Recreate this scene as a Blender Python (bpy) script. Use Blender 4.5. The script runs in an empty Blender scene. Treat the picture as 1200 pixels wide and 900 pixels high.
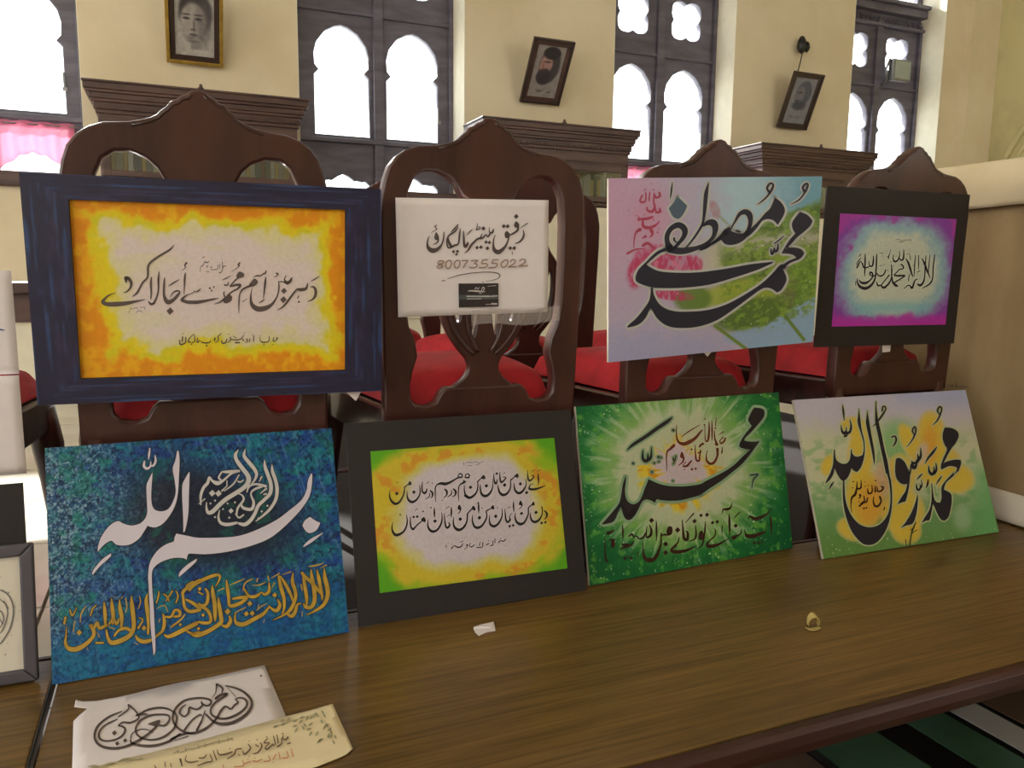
import bpy, bmesh, math, random
import numpy as np
from math import sin, cos, tan, pi, radians, sqrt, atan2, exp
from mathutils import Vector, Matrix, Euler
from mathutils.geometry import tessellate_polygon
random.seed(7)
scene = bpy.context.scene
COL = scene.collection

# ---------------------------------------------------------------- camera
EYE = 0.78
YAW, PITCH, ROLL, FPX = radians(23.1), radians(7.8), radians(0.64), 930.0
fw = Vector((sin(YAW)*cos(PITCH), cos(YAW)*cos(PITCH), -sin(PITCH)))
rt = Vector((cos(YAW), -sin(YAW), 0)); up = rt.cross(fw)
RT = cos(ROLL)*rt + sin(ROLL)*up; UP = -sin(ROLL)*rt + cos(ROLL)*up
cam_d = bpy.data.cameras.new('camera'); cam = bpy.data.objects.new('camera', cam_d); COL.objects.link(cam)
cam.matrix_world = Matrix(((RT.x, UP.x, -fw.x, 0), (RT.y, UP.y, -fw.y, 0), (RT.z, UP.z, -fw.z, EYE), (0, 0, 0, 1)))
cam_d.sensor_fit = 'HORIZONTAL'; cam_d.sensor_width = 36; cam_d.lens = FPX*36/1200; cam_d.clip_start = 0.02
scene.camera = cam
def ray(x, y): return RT*((x-600)/FPX) - UP*((y-450)/FPX) + fw
CAMP = Vector((0, 0, EYE))
def at_z(x, y, z): d = ray(x, y); return CAMP + d*((z-EYE)/d.z)
def at_y(x, y, Y): d = ray(x, y); return CAMP + d*(Y/d.y)

# ---------------------------------------------------------------- light
scene.view_settings.view_transform = 'Standard'; scene.view_settings.look = 'None'
scene.view_settings.exposure = 1.15; scene.view_settings.gamma = 1.0; scene.view_settings.use_curve_mapping = False
w = bpy.data.worlds.new('sky'); scene.world = w; w.use_nodes = True
nt = w.node_tree; bg = nt.nodes['Background']
tc = nt.nodes.new('ShaderNodeTexCoord'); sx = nt.nodes.new('ShaderNodeSeparateXYZ'); rp = nt.nodes.new('ShaderNodeValToRGB')
nt.links.new(tc.outputs['Generated'], sx.inputs[0]); nt.links.new(sx.outputs['Z'], rp.inputs[0]); nt.links.new(rp.outputs[0], bg.inputs[0])
rp.color_ramp.elements[0].position = 0.0; rp.color_ramp.elements[0].color = (1.0, 0.98, 0.94, 1)
rp.color_ramp.elements[1].position = 0.7; rp.color_ramp.elements[1].color = (0.82, 0.91, 1.0, 1)
bg.inputs[1].default_value = 2.3
sd = bpy.data.lights.new('sun', 'SUN'); sun = bpy.data.objects.new('sun', sd); COL.objects.link(sun)
sd.energy = 7.0; sd.angle = radians(1.0); sd.color = (1, 0.95, 0.86)
sun.rotation_euler = Vector((0.27, -1, -0.58)).to_track_quat('-Z', 'Y').to_euler()
sun.location = (-3, 12, 8)

# ---------------------------------------------------------------- materials
def new_mat(name):
    m = bpy.data.materials.new(name); m.use_nodes = True
    return m, m.node_tree, m.node_tree.nodes['Principled BSDF']
def lin(c): return tuple((v/255/12.92 if v/255 <= 0.04045 else ((v/255+0.055)/1.055)**2.4) for v in c)
def mat(name, c, rough=0.5, var=0.12, scale=(8, 8, 8), bump=0.0, metal=0.0, detail=5, c2=None, coat=0, spec=0.5, coord='Object', wv=None, pos=(0.35, 0.65)):
    """colour c (sRGB 0-255) varied by stretched noise towards c2"""
    m, t, p = new_mat(name); N = t.nodes; L = t.links
    tcn = N.new('ShaderNodeTexCoord'); mp = N.new('ShaderNodeMapping'); mp.inputs['Scale'].default_value = scale
    L.new(tcn.outputs[coord], mp.inputs[0])
    nz = N.new('ShaderNodeTexNoise'); nz.inputs['Scale'].default_value = 1; nz.inputs['Detail'].default_value = detail; nz.inputs['Roughness'].default_value = 0.6
    L.new(mp.outputs[0], nz.inputs['Vector'])
    a = lin(c); b = lin(c2) if c2 else tuple(max(0, v*(1-var*2)) for v in a)
    r = N.new('ShaderNodeValToRGB'); r.color_ramp.elements[0].position = pos[0]; r.color_ramp.elements[1].position = pos[1]
    r.color_ramp.elements[0].color = (*a, 1); r.color_ramp.elements[1].color = (*b, 1)
    L.new(nz.outputs[0], r.inputs[0]); L.new(r.outputs[0], p.inputs['Base Color'])
    p.inputs['Roughness'].default_value = rough; p.inputs['Metallic'].default_value = metal
    p.inputs['Specular IOR Level'].default_value = spec; p.inputs['Coat Weight'].default_value = coat
    if bump:
        bn = N.new('ShaderNodeBump'); bn.inputs['Strength'].default_value = bump; bn.inputs['Distance'].default_value = 0.004
        L.new(nz.outputs[0], bn.inputs['Height']); L.new(bn.outputs[0], p.inputs['Normal'])
    return m
def paint_mat(name, rough=0.5, fine=(260, 260, 260), amt=0.25, bump=0.15, spec=0.5):
    """colour attribute times fine procedural noise"""
    m, t, p = new_mat(name); N = t.nodes; L = t.links
    at = N.new('ShaderNodeVertexColor'); at.layer_name = 'paint'
    tcn = N.new('ShaderNodeTexCoord'); mp = N.new('ShaderNodeMapping'); mp.inputs['Scale'].default_value = fine
    L.new(tcn.outputs['Object'], mp.inputs[0])
    nz = N.new('ShaderNodeTexNoise'); nz.inputs['Scale'].default_value = 1; nz.inputs['Detail'].default_value = 3
    L.new(mp.outputs[0], nz.inputs['Vector'])
    mr = N.new('ShaderNodeMapRange'); mr.inputs[1].default_value = 0.3; mr.inputs[2].default_value = 0.7
    mr.inputs[3].default_value = 1-amt; mr.inputs[4].default_value = 1+amt
    L.new(nz.outputs[0], mr.inputs[0])
    mx = N.new('ShaderNodeVectorMath'); mx.operation = 'SCALE'
    L.new(at.outputs[0], mx.inputs[0]); L.new(mr.outputs[0], mx.inputs['Scale']); L.new(mx.outputs[0], p.inputs['Base Color'])
    p.inputs['Roughness'].default_value = rough; p.inputs['Specular IOR Level'].default_value = spec
    if bump:
        bn = N.new('ShaderNodeBump'); bn.inputs['Strength'].default_value = bump; bn.inputs['Distance'].default_value = 0.002
        L.new(nz.outputs[0], bn.inputs['Height']); L.new(bn.outputs[0], p.inputs['Normal'])
    return m
M = {}
M['wall'] = mat('cream_plaster', (234, 220, 190), 0.85, 0.05, (1.2, 1.2, 1.2), 0.1, c2=(222, 206, 172))
M['wall_r'] = mat('stained_plaster', (214, 203, 152), 0.85, 0.1, (0.7, 0.7, 0.45), 0.15, c2=(150, 138, 104), pos=(0.5, 0.8))
M['reveal'] = mat('pale_plaster', (238, 230, 205), 0.8, 0.04)
M['ceiling'] = mat('ceiling_paint', (225, 218, 198), 0.9, 0.04)
M['winwood'] = mat('window_wood', (112, 108, 122), 0.45, 0.15, (3, 3, 12), 0.1, c2=(88, 84, 96))  # lifted towards grey-blue: haze of the window glare put into the colour
M['cabwood'] = mat('bookcase_wood', (98, 72, 64), 0.45, 0.2, (2, 6, 18), 0.1, c2=(70, 50, 45))  # base colour greyed in place of haze around the windows
M['chairwood'] = mat('chair_wood', (77, 41, 35), 0.34, 0.2, (14, 14, 3), 0.08, c2=(54, 28, 24), coat=0.2)
M['chairdark'] = mat('carved_wood', (62, 28, 22), 0.30, 0.2, (30, 30, 30), 0.2, c2=(40, 18, 15), coat=0.4)
M['red'] = mat('red_velvet', (190, 26, 38), 0.75, 0.12, (18, 18, 18), 0.1, c2=(160, 16, 28))
M['edge'] = mat('table_edge_wood', (66, 32, 21), 0.4, 0.25, (3, 20, 20), 0.2, c2=(46, 21, 14))
M['cloth'] = mat('beige_cotton', (166, 142, 104), 0.9, 0.08, (5, 5, 2), 0.3, c2=(142, 118, 82))
M['cloth2'] = mat('pale_cotton', (220, 204, 172), 0.9, 0.05, (4, 4, 4), 0.3, c2=(206, 188, 150))
M['hem'] = mat('grey_white_hem', (206, 196, 178), 0.9, 0.05, (6, 6, 6), 0.2)
M['white'] = mat('white_paper', (232, 223, 222), 0.8, 0.02, (30, 30, 30), 0.03)
M['cream'] = mat('cream_paper', (240, 222, 178), 0.8, 0.04, (10, 10, 10), 0.03)
M['black'] = mat('black_mount_card', (40, 35, 34), 0.7, 0.1, (90, 90, 90), 0.05)
M['boardedge'] = mat('board_edge', (190, 178, 160), 0.8, 0.05)
M['ink'] = mat('black_ink', (40, 36, 38), 0.5, 0.05)
M['inkbrown'] = mat('brown_grey_ink', (92, 78, 72), 0.6, 0.05)
M['inkred'] = mat('red_ink', (206, 96, 60), 0.6, 0.05)
M['inknum'] = mat('brown_marker', (164, 134, 118), 0.6, 0.05)
M['gold'] = mat('gilt', (216, 176, 84), 0.25, 0.15, (20, 20, 20), 0.1, metal=0.5)
M['darkframe'] = mat('dark_frame', (66, 50, 44), 0.4, 0.1)
M['metal'] = mat('grey_metal', (150, 150, 150), 0.35, 0.05, metal=0.8)
M['black_plastic'] = mat('black_plastic', (30, 28, 28), 0.4, 0.05)
M['tile'] = mat('pale_stone', (205, 198, 186), 0.16, 0.06, (3, 3, 3), 0.02, c2=(190, 182, 168))
M['tilebrown'] = mat('brown_stone', (112, 92, 76), 0.3, 0.1, (6, 6, 6), 0.02)
M['tilegreen'] = mat('green_stone', (78, 112, 92), 0.3, 0.12, (9, 9, 9), 0.02, c2=(58, 92, 66))
M['tileblack'] = mat('black_stone', (26, 22, 22), 0.3, 0.1)
M['tilewhite'] = mat('white_stone', (190, 188, 182), 0.3, 0.05)
M['carpet'] = mat('dark_carpet', (32, 20, 18), 0.95, 0.2, (60, 60, 60), 0.3)  # very dark base colour stands for the shade beneath the chairs
M['pencil_paper'] = mat('pencil_paper', (226, 218, 200), 0.8, 0.03)
M['peel'] = mat('yellow_peel', (206, 182, 112), 0.6, 0.1, (60, 60, 60), 0.1)
def wood_top():
    m, t, p = new_mat('laminate_woodgrain'); N = t.nodes; L = t.links
    tcn = N.new('ShaderNodeTexCoord'); mp = N.new('ShaderNodeMapping'); mp.inputs['Scale'].default_value = (4, 130, 4)
    L.new(tcn.outputs['Object'], mp.inputs[0])
    nz = N.new('ShaderNodeTexNoise'); nz.inputs['Scale'].default_value = 1; nz.inputs['Detail'].default_value = 8; nz.inputs['Roughness'].default_value = 0.7
    L.new(mp.outputs[0], nz.inputs['Vector'])
    r = N.new('ShaderNodeValToRGB'); e = r.color_ramp.elements
    e[0].position = 0.3; e[0].color = (*lin((78, 57, 28)), 1); e[1].position = 0.72; e[1].color = (*lin((138, 106, 58)), 1)
    k = e.new(0.5); k.color = (*lin((112, 85, 43)), 1)
    L.new(nz.outputs[0], r.inputs[0])
    mp2 = N.new('ShaderNodeMapping'); mp2.inputs['Scale'].default_value = (2.2, 5, 1); L.new(tcn.outputs['Object'], mp2.inputs[0])
    n2 = N.new('ShaderNodeTexNoise'); n2.inputs['Scale'].default_value = 1; L.new(mp2.outputs[0], n2.inputs['Vector'])
    mr = N.new('ShaderNodeMapRange'); mr.inputs[1].default_value = 0.3; mr.inputs[2].default_value = 0.7; mr.inputs[3].default_value = 0.8; mr.inputs[4].default_value = 1.15
    L.new(n2.outputs[0], mr.inputs[0])
    mx = N.new('ShaderNodeVectorMath'); mx.operation = 'SCALE'; L.new(r.outputs[0], mx.inputs[0]); L.new(mr.outputs[0], mx.inputs['Scale'])
    L.new(mx.outputs[0], p.inputs['Base Color']); p.inputs['Roughness'].default_value = 0.33; p.inputs['Specular IOR Level'].default_value = 0.35
    bn = N.new('ShaderNodeBump'); bn.inputs['Strength'].default_value = 0.06; bn.inputs['Distance'].default_value = 0.001
    L.new(nz.outputs[0], bn.inputs['Height']); L.new(bn.outputs[0], p.inputs['Normal'])
    return m
M['table'] = wood_top()
def glass_mat(name, fac=0.9, tint=(0.95, 0.98, 1)):
    m, t, p = new_mat(name); N = t.nodes; L = t.links
    tr = N.new('ShaderNodeBsdfTransparent'); tr.inputs[0].default_value = (*tint, 1)
    gl = N.new('ShaderNodeBsdfGlossy'); gl.inputs['Roughness'].default_value = 0.05
    mx = N.new('ShaderNodeMixShader'); mx.inputs[0].default_value = 1-fac
    L.new(tr.outputs[0], mx.inputs[1]); L.new(gl.outputs[0], mx.inputs[2]); L.new(mx.outputs[0], N['Material Output'].inputs[0])
    return m
M['glass'] = glass_mat('window_glass', 0.95)
M['cabglass'] = glass_mat('cabinet_glass', 0.88, (0.8, 0.85, 0.88))
def curtain_mat():
    m, t, p = new_mat('pink_sheer'); N = t.nodes; L = t.links
    tr = N.new('ShaderNodeBsdfTransparent'); tr.inputs[0].default_value = (1, 0.8, 0.86, 1)
    tl = N.new('ShaderNodeBsdfTranslucent'); tl.inputs[0].default_value = (*lin((236, 160, 184)), 1)
    df = N.new('ShaderNodeBsdfDiffuse'); df.inputs[0].default_value = (*lin((236, 150, 178)), 1)
    a = N.new('ShaderNodeMixShader'); a.inputs[0].default_value = 0.5; L.new(tl.outputs[0], a.inputs[1]); L.new(df.outputs[0], a.inputs[2])
    b = N.new('ShaderNodeMixShader'); b.inputs[0].default_value = 0.72; L.new(tr.outputs[0], b.inputs[1]); L.new(a.outputs[0], b.inputs[2])
    L.new(b.outputs[0], N['Material Output'].inputs[0])
    return m
M['pink'] = curtain_mat()
def tape_mat():
    m, t, p = new_mat('clear_tape'); N = t.nodes; L = t.links
    p.inputs['Base Color'].default_value = (0.75, 0.68, 0.64, 1); p.inputs['Roughness'].default_value = 0.18
    tr = N.new('ShaderNodeBsdfTransparent'); tr.inputs[0].default_value = (0.9, 0.87, 0.85, 1)
    nz = N.new('ShaderNodeTexNoise'); nz.inputs['Scale'].default_value = 140; tcn = N.new('ShaderNodeTexCoord'); L.new(tcn.outputs['Object'], nz.inputs['Vector'])
    bn = N.new('ShaderNodeBump'); bn.inputs['Strength'].default_value = 0.8; bn.inputs['Distance'].default_value = 0.004; L.new(nz.outputs[0], bn.inputs['Height']); L.new(bn.outputs[0], p.inputs['Normal'])
    mx = N.new('ShaderNodeMixShader'); mx.inputs[0].default_value = 0.3; L.new(tr.outputs[0], mx.inputs[1]); L.new(p.outputs[0], mx.inputs[2]); L.new(mx.outputs[0], N['Material Output'].inputs[0])
    return m
M['tape'] = tape_mat()

# ---------------------------------------------------------------- helpers
class MB:
    def __init__(s): s.v = []; s.f = []; s.sm = []
    def add(s, vs, fs, smooth=False):
        o = len(s.v); s.v += [tuple(v) for v in vs]; s.f += [tuple(i+o for i in f) for f in fs]; s.sm += [smooth]*len(fs); return s
    def box(s, x0, x1, y0, y1, z0, z1):
        return s.add([(x0, y0, z0), (x1, y0, z0), (x1, y1, z0), (x0, y1, z0), (x0, y0, z1), (x1, y0, z1), (x1, y1, z1), (x0, y1, z1)],
                     [(0, 3, 2, 1), (4, 5, 6, 7), (0, 1, 5, 4), (1, 2, 6, 5), (2, 3, 7, 6), (3, 0, 4, 7)])
    def tube(s, pts, r, n=8, cap=True):
        pts = [Vector(p) for p in pts]; rs = r if isinstance(r, (list, tuple)) else [r]*len(pts); vs = []; fs = []
        nn = None
        for i, p in enumerate(pts):
            d = (pts[min(i+1, len(pts)-1)] - pts[max(i-1, 0)]).normalized()
            if nn is None: nn = d.orthogonal().normalized()
            nn = (nn - d*nn.dot(d)).normalized(); b = d.cross(nn)
            for k in range(n):
                a = 2*pi*k/n; vs.append(p + (nn*cos(a) + b*sin(a))*rs[i])
        for i in range(len(pts)-1):
            for k in range(n): fs.append((i*n+k, i*n+(k+1) % n, (i+1)*n+(k+1) % n, (i+1)*n+k))
        if cap: fs += [tuple(range(n))[::-1], tuple((len(pts)-1)*n+k for k in range(n))]
        return s.add(vs, fs, True)
    def lathe(s, prof, c=(0, 0, 0), n=16):
        vs = []; fs = []
        for r, z in prof:
            for k in range(n): a = 2*pi*k/n; vs.append((c[0]+r*cos(a), c[1]+r*sin(a), c[2]+z))
        for i in range(len(prof)-1):
            for k in range(n): fs.append((i*n+k, i*n+(k+1) % n, (i+1)*n+(k+1) % n, (i+1)*n+k))
        return s.add(vs, fs, True)
    def prism(s, poly, a0, a1, axis='y'):
        """extrude a closed outline of (x,z) along y, or (y,z) along x, or (x,y) along z"""
        n = len(poly)
        def P(p, a): return (p[0], a, p[1]) if axis == 'y' else ((a, p[0], p[1]) if axis == 'x' else (p[0], p[1], a))
        vs = [P(p, a0) for p in poly] + [P(p, a1) for p in poly]
        fs = [(i, (i+1) % n, n+(i+1) % n, n+i) for i in range(n)]
        for t in tessellate_polygon([[Vector((p[0], p[1], 0)) for p in poly]]):
            fs.append(tuple(t)); fs.append(tuple(n+i for i in reversed(t)))
        return s.add(vs, fs)
    def grid(s, f, nu, nv, smooth=True):
        vs = [f(i/nu, j/nv) for j in range(nv+1) for i in range(nu+1)]
        fs = [(j*(nu+1)+i, j*(nu+1)+i+1, (j+1)*(nu+1)+i+1, (j+1)*(nu+1)+i) for j in range(nv) for i in range(nu)]
        return s.add(vs, fs, smooth)
    def mesh(s, name, m=None, fix=True):
        me = bpy.data.meshes.new(name); me.from_pydata(s.v, [], s.f)
        me.polygons.foreach_set('use_smooth', s.sm); 
        if fix:
            bm = bmesh.new(); bm.from_mesh(me); bmesh.ops.recalc_face_normals(bm, faces=bm.faces); bm.to_mesh(me); bm.free()
        if m: me.materials.append(m)
        me.update(); return me
    def build(s, name, m, parent=None, bevel=0, solid=0, fix=True, sub=0):
        o = bpy.data.objects.new(name, s.mesh(name, m, fix)); COL.objects.link(o)
        if parent: o.parent = parent
        if solid: md = o.modifiers.new('s', 'SOLIDIFY'); md.thickness = solid; md.offset = 0
        if bevel: md = o.modifiers.new('b', 'BEVEL'); md.width = bevel; md.segments = 2; md.limit_method = 'ANGLE'
        if sub: md = o.modifiers.new('u', 'SUBSURF'); md.levels = sub; md.render_levels = sub
        return o
def tag(o, label=None, cat=None, group=None, kind=None):
    for k, v in (('label', label), ('category', cat), ('group', group), ('kind', kind)):
        if v: o[k] = v
    return o
def empty(name, loc=(0, 0, 0), rz=0):
    o = bpy.data.objects.new(name, None); COL.objects.link(o); o.location = loc; o.rotation_euler = (0, 0, rz); o.empty_display_size = 0.1
    return o
def thing(name, label, cat, loc=(0, 0, 0), rz=0, group=None): return tag(empty(name, loc, rz), label, cat, group)
def copy_tree(o, parent=None):
    c = o.copy(); COL.objects.link(c); c.parent = parent
    for ch in list(o.children): copy_tree(ch, c)
    return c
def curve_mesh(name, outlines, half, bevel, m, parent=None, place=None):
    """flat shape with holes (list of closed outlines in x,z), thickness 2*half along y -> mesh object"""
    cu = bpy.data.curves.new(name, 'CURVE'); cu.dimensions = '2D'; cu.fill_mode = 'BOTH'; cu.extrude = max(half-bevel, 0.0001); cu.bevel_depth = bevel; cu.bevel_resolution = 1
    for ol in outlines:
        sp = cu.splines.new('POLY'); sp.points.add(len(ol)-1)
        for i, p in enumerate(ol): sp.points[i].co = (p[0], p[1], 0, 1)
        sp.use_cyclic_u = True
    tmp = bpy.data.objects.new(name, cu); me = bpy.data.meshes.new_from_object(tmp); bpy.data.objects.remove(tmp); bpy.data.curves.remove(cu)
    me.transform(Matrix.Rotation(pi/2, 4, 'X'))
    if place: 
        for v in me.vertices: v.co = place(v.co)
    me.materials.clear(); me.materials.append(m); me.name = name
    o = bpy.data.objects.new(name, me); COL.objects.link(o)
    if parent: o.parent = parent
    return o
def smooth(pts, n=6, closed=False):
    """Catmull-Rom through points of any dimension"""
    P = [np.array(p, float) for p in pts]; out = []; N = len(P)
    for i in range(N if closed else N-1):
        p1, p2 = P[i], P[(i+1) % N]
        p0 = P[i-1] if (closed or i > 0) else p1; p3 = P[(i+2) % N] if (closed or i+2 < N) else p2
        for k in range(n):
            t = k/n
            out.append(0.5*((2*p1) + (p2-p0)*t + (2*p0-5*p1+4*p2-p3)*t*t + (3*p1-p0-3*p2+p3)*t**3))
    if not closed: out.append(P[-1])
    return [tuple(p) for p in out]
def mirror(h): return h + [(-x, z) for x, z in reversed(h)]

# ---------------------------------------------------------------- structure
WY, FY = 6.4, 6.75
fl = MB().box(-6, 9.5, -4, 8.0, -0.12, -0.012).build('floor', M['tilebrown']); tag(fl, kind='structure')
tm = MB().box(-0.246, 0.246, -0.246, 0.246, -0.012, 0.0).mesh('tile', M['tile'])
for i in range(-5, 16):
    for j in range(-2, 13):
        x, y = i*0.5-0.06, j*0.5+0.3
        if 0.9 < x+0.25 and x-0.25 < 1.40: continue
        o = bpy.data.objects.new('tile', tm); COL.objects.link(o); o.parent = fl; o.location = (x, y, random.uniform(-0.001, 0.001))
for x0, x1, m in ((0.70, 0.935, 'tilebrown'), (0.939, 0.955, 'tileblack'), (0.959, 1.095, 'tilegreen'), (1.099, 1.165, 'tileblack'), (1.169, 1.258, 'tilegreen'), (1.262, 1.273, 'tileblack'), (1.277, 1.343, 'tilewhite'), (1.347, 1.356, 'tileblack'), (1.36, 1.68, 'tilebrown')):
    me = MB().box(x0, x1, -0.297, 0.297, -0.011, 0.0).mesh('inlay_strip', M[m])
    for k in range(6):
        o = bpy.data.objects.new('inlay_strip', me); COL.objects.link(o); o.parent = fl; o.location = (0, 0.6*k+0.3, 0)
SILL = 1.44; TOPZ = 4.25; CEIL = 4.8
opens = [(-1.85, -0.515), (0.943, 2.281), (3.673, 4.98), (6.434, 7.717)]
wb = MB(); prev = -6.0
for a, b in opens + [(9.6, 9.6)]:
    wb.box(prev, a, WY, WY+0.5, 0, CEIL); prev = b
for a, b in opens:
    wb.box(a, b, WY, WY+0.5, 0, SILL-0.1); wb.box(a, b, WY, WY+0.5, TOPZ, CEIL)
tag(wb.build('wall_back', M['wall']), kind='structure')
tag(MB().box(8.42, 8.8, -3.6, 6.9, 0, CEIL).build('wall_right', M['wall_r']), kind='structure')
tag(MB().box(-6.2, 9.5, -3.8, 7.0, CEIL, CEIL+0.2).build('ceiling', M['ceiling']), kind='structure')
lw = MB(); prev = -3.6  # unseen wall, openings laid out to steer light onto the back wall
for a, b in ((-2.6, 0.2), (1.2, 2.8), (3.6, 5.6)):
    lw.box(-6.2, -6.0, prev, a, 0, CEIL); lw.box(-6.2, -6.0, a, b, 0, 0.9); lw.box(-6.2, -6.0, a, b, 4.2, CEIL); prev = b
lw.box(-6.2, -6.0, prev, 6.4, 0, CEIL)
tag(lw.build('wall_left', M['wall']), kind='structure')
rw = MB(); prev = -6.0  # unseen wall added to cut the light from behind the camera
for a, b in ((-4.2, -2.2), (5.5, 7.5)):
    rw.box(prev, a, -3.8, -3.6, 0, CEIL); rw.box(a, b, -3.8, -3.6, 0, 0.9); rw.box(a, b, -3.8, -3.6, 4.2, CEIL); prev = b
rw.box(prev, 8.8, -3.8, -3.6, 0, CEIL)
tag(rw.build('wall_rear', M['wall']), kind='structure')
# arch moulding and recess line on the right wall, pilaster at the back
am = MB(); cy, cz, rr = 4.55, 1.35, 1.72
arc = [(8.41, cy+rr*cos(t*pi/24), cz+rr*sin(t*pi/24)) for t in range(25)]
am.tube(arc, 0.035, 8); am.tube([(8.41, cy+(rr-0.12)*cos(t*pi/24), cz+(rr-0.12)*sin(t*pi/24)) for t in range(25)], 0.022, 8)
tag(am.build('trim_1', M['wall_r']), kind='structure')
tag(MB().box(8.0, 8.42, 6.30, 6.42, 0, CEIL).build('trim_2', M['wall']), kind='structure')
tag(MB().box(-6, 8.4, WY-0.06, WY, 0, 0.42).box(-6, 8.4, WY-0.09, WY, 0.42, 0.46).build('baseboard_back', M['reveal'], bevel=0.006), kind='structure')

def lancet(cx, z0, z1, hw):
    h = [(hw, z0), (hw, z1-0.40), (hw-0.035, z1-0.365), (hw-0.005, z1-0.33), (hw, z1-0.24), (hw*0.9, z1-0.15), (hw*0.6, z1-0.06), (hw*0.25, z1-0.015), (0, z1)]
    return [(cx+x, z) for x, z in h] + [(cx-x, z) for x, z in reversed(h[:-1])]
def quatre(cx, cz, a, b):
    out = []
    for k in range(48):
        t = 2*pi*k/48; r = 1/(abs(cos(t))**5+abs(sin(t))**5)**0.2
        r *= 1-0.13*max(0, cos(4*t))**6
        out.append((cx+a*r*cos(t), cz+b*r*sin(t)))
    return out
def lowlight(cx, z0, z1, hw):
    h = [(hw, z0), (hw, z0+0.05), (hw*0.8, z0+0.09), (hw*0.72, z0+0.08), (hw*0.5, z1-0.05), (hw*0.42, z1-0.055), (hw*0.2, z1-0.02), (0, z1)]
    return [(cx+x, z) for x, z in h] + [(cx-x, z) for x, z in reversed(h[:-1])]
for n, (a, b) in enumerate(opens):
    e = tag(empty('window_%d' % (n+1), ((a+b)/2, FY, SILL)), kind='structure')
    W = (b-a)/2+0.02
    cs = (-0.275, 0.315) if True else None
    holes = []
    for c in cs:
        low = lowlight(c, 0.02, 1.60-SILL, 0.228) if n in (1, 3) else [(c-0.228, 0.02), (c+0.228, 0.02), (c+0.228, 0.36), (c-0.228, 0.36)]
        holes += [lancet(c, 1.89-SILL, 2.765-SILL, 0.228), quatre(c, 3.205-SILL, 0.172, 0.18), low]
    fr = curve_mesh('window_frame', [[(-W, -0.1), (W, -0.1), (W, 3.62-SILL), (-W, 3.62-SILL)]] + holes, 0.035, 0.008, M['winwood'], e)
    mo = MB()
    mo.box(-W, W, -0.075, -0.02, 0.395, 0.43); mo.box(-W, W, -0.06, -0.02, 1.40, 1.43); mo.box(-0.02, 0.06, -0.07, -0.03, -0.05, 2.1)
    mo.box(-W, -W+0.06, -0.07, -0.03, -0.05, 2.1); mo.box(W-0.06, W, -0.07, -0.03, -0.05, 2.1)
    mo.build('moulding', M['winwood'], e, bevel=0.006)
    tr = MB().box(-W, W, -0.12, 0.05, 2.16, 2.24).box(-W, W, -0.16, 0.05, 2.24, 2.28).box(-W, W, -0.10, 0.05, 2.02, 2.05)
    tr.build('transom', M['winwood'], e, bevel=0.008)
    cv = MB()
    for k in range(19):
        x = -W+0.04+k*(2*W-0.08)/18
        cv.tube([(x-0.03, -0.045, 2.07), (x-0.015, -0.05, 2.12), (x, -0.05, 2.13), (x+0.015, -0.05, 2.12), (x+0.03, -0.045, 2.07)], 0.006, 5)
    cv.build('carved_band', M['winwood'], e)
    up_ = MB().box(-W, -W+0.09, -0.03, 0.03, 2.28, TOPZ-SILL).box(W-0.09, W, -0.03, 0.03, 2.28, TOPZ-SILL).box(-0.03, 0.07, -0.03, 0.03, 2.28, TOPZ-SILL).box(-W, W, -0.03, 0.03, TOPZ-SILL-0.1, TOPZ-SILL)
    up_.build('upper_frame', M['winwood'], e, bevel=0.006)
    MB().box(-W, W, 0.045, 0.05, -0.1, TOPZ-SILL).build('glass_pane', M['glass'], e)
    bo = MB().box(W-0.16, W-0.15, -0.055, -0.035, 0.62, 0.74).box(W-0.165, W-0.135, -0.065, -0.05, 0.61, 0.635); bo.build('window_bolt', M['metal'], e)
    MB().box(-W+0.02, W-0.02, -0.40, 0.03, -0.10, -0.0).build('sill', M['cabwood'], e, bevel=0.01)
    # pale reveals, one at each side
    for s in (-1, 1):
        x = s*(W-0.02); MB().box(min(x, x-s*0.006), max(x, x-s*0.006), -0.35, -0.036, 0, TOPZ-SILL).build('reveal', M['reveal'], e)
def curtain(x0, x1, label, cs):
    def f(u, v):
        x = x0+(x1-x0)*u; hem = 1.455
        for c in cs: d = abs(x-c)/0.24; hem += 0.145*max(0, 1-d**1.7)*(1-0.12*abs(sin(d*9)))
        z = 1.82-(1.82-hem)*v
        return (x, 6.66+0.018*sin(u*58+0.8*sin(v*3))+0.01*sin(u*23), z+0.012*sin(u*9)*(v > 0.9)-0.006*abs(sin(u*29))*(v < 0.05))
    o = MB().grid(f, 110, 6).build('curtain', M['pink'], solid=0.001)
    tag(o, label, 'curtain')
    r = MB().tube([(x0-0.02, 6.66, 1.797), (x1+0.02, 6.66, 1.797)], 0.006, 6).build('curtain_rod', M['metal'], o)
curtain(-1.80, -0.60, 'pink sheer half curtain across the leftmost window at its foot', (-1.46, -0.87))
curtain(3.72, 4.93, 'pink sheer half curtain in the third window, behind the pink and green painting', (4.05, 4.64))

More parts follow.
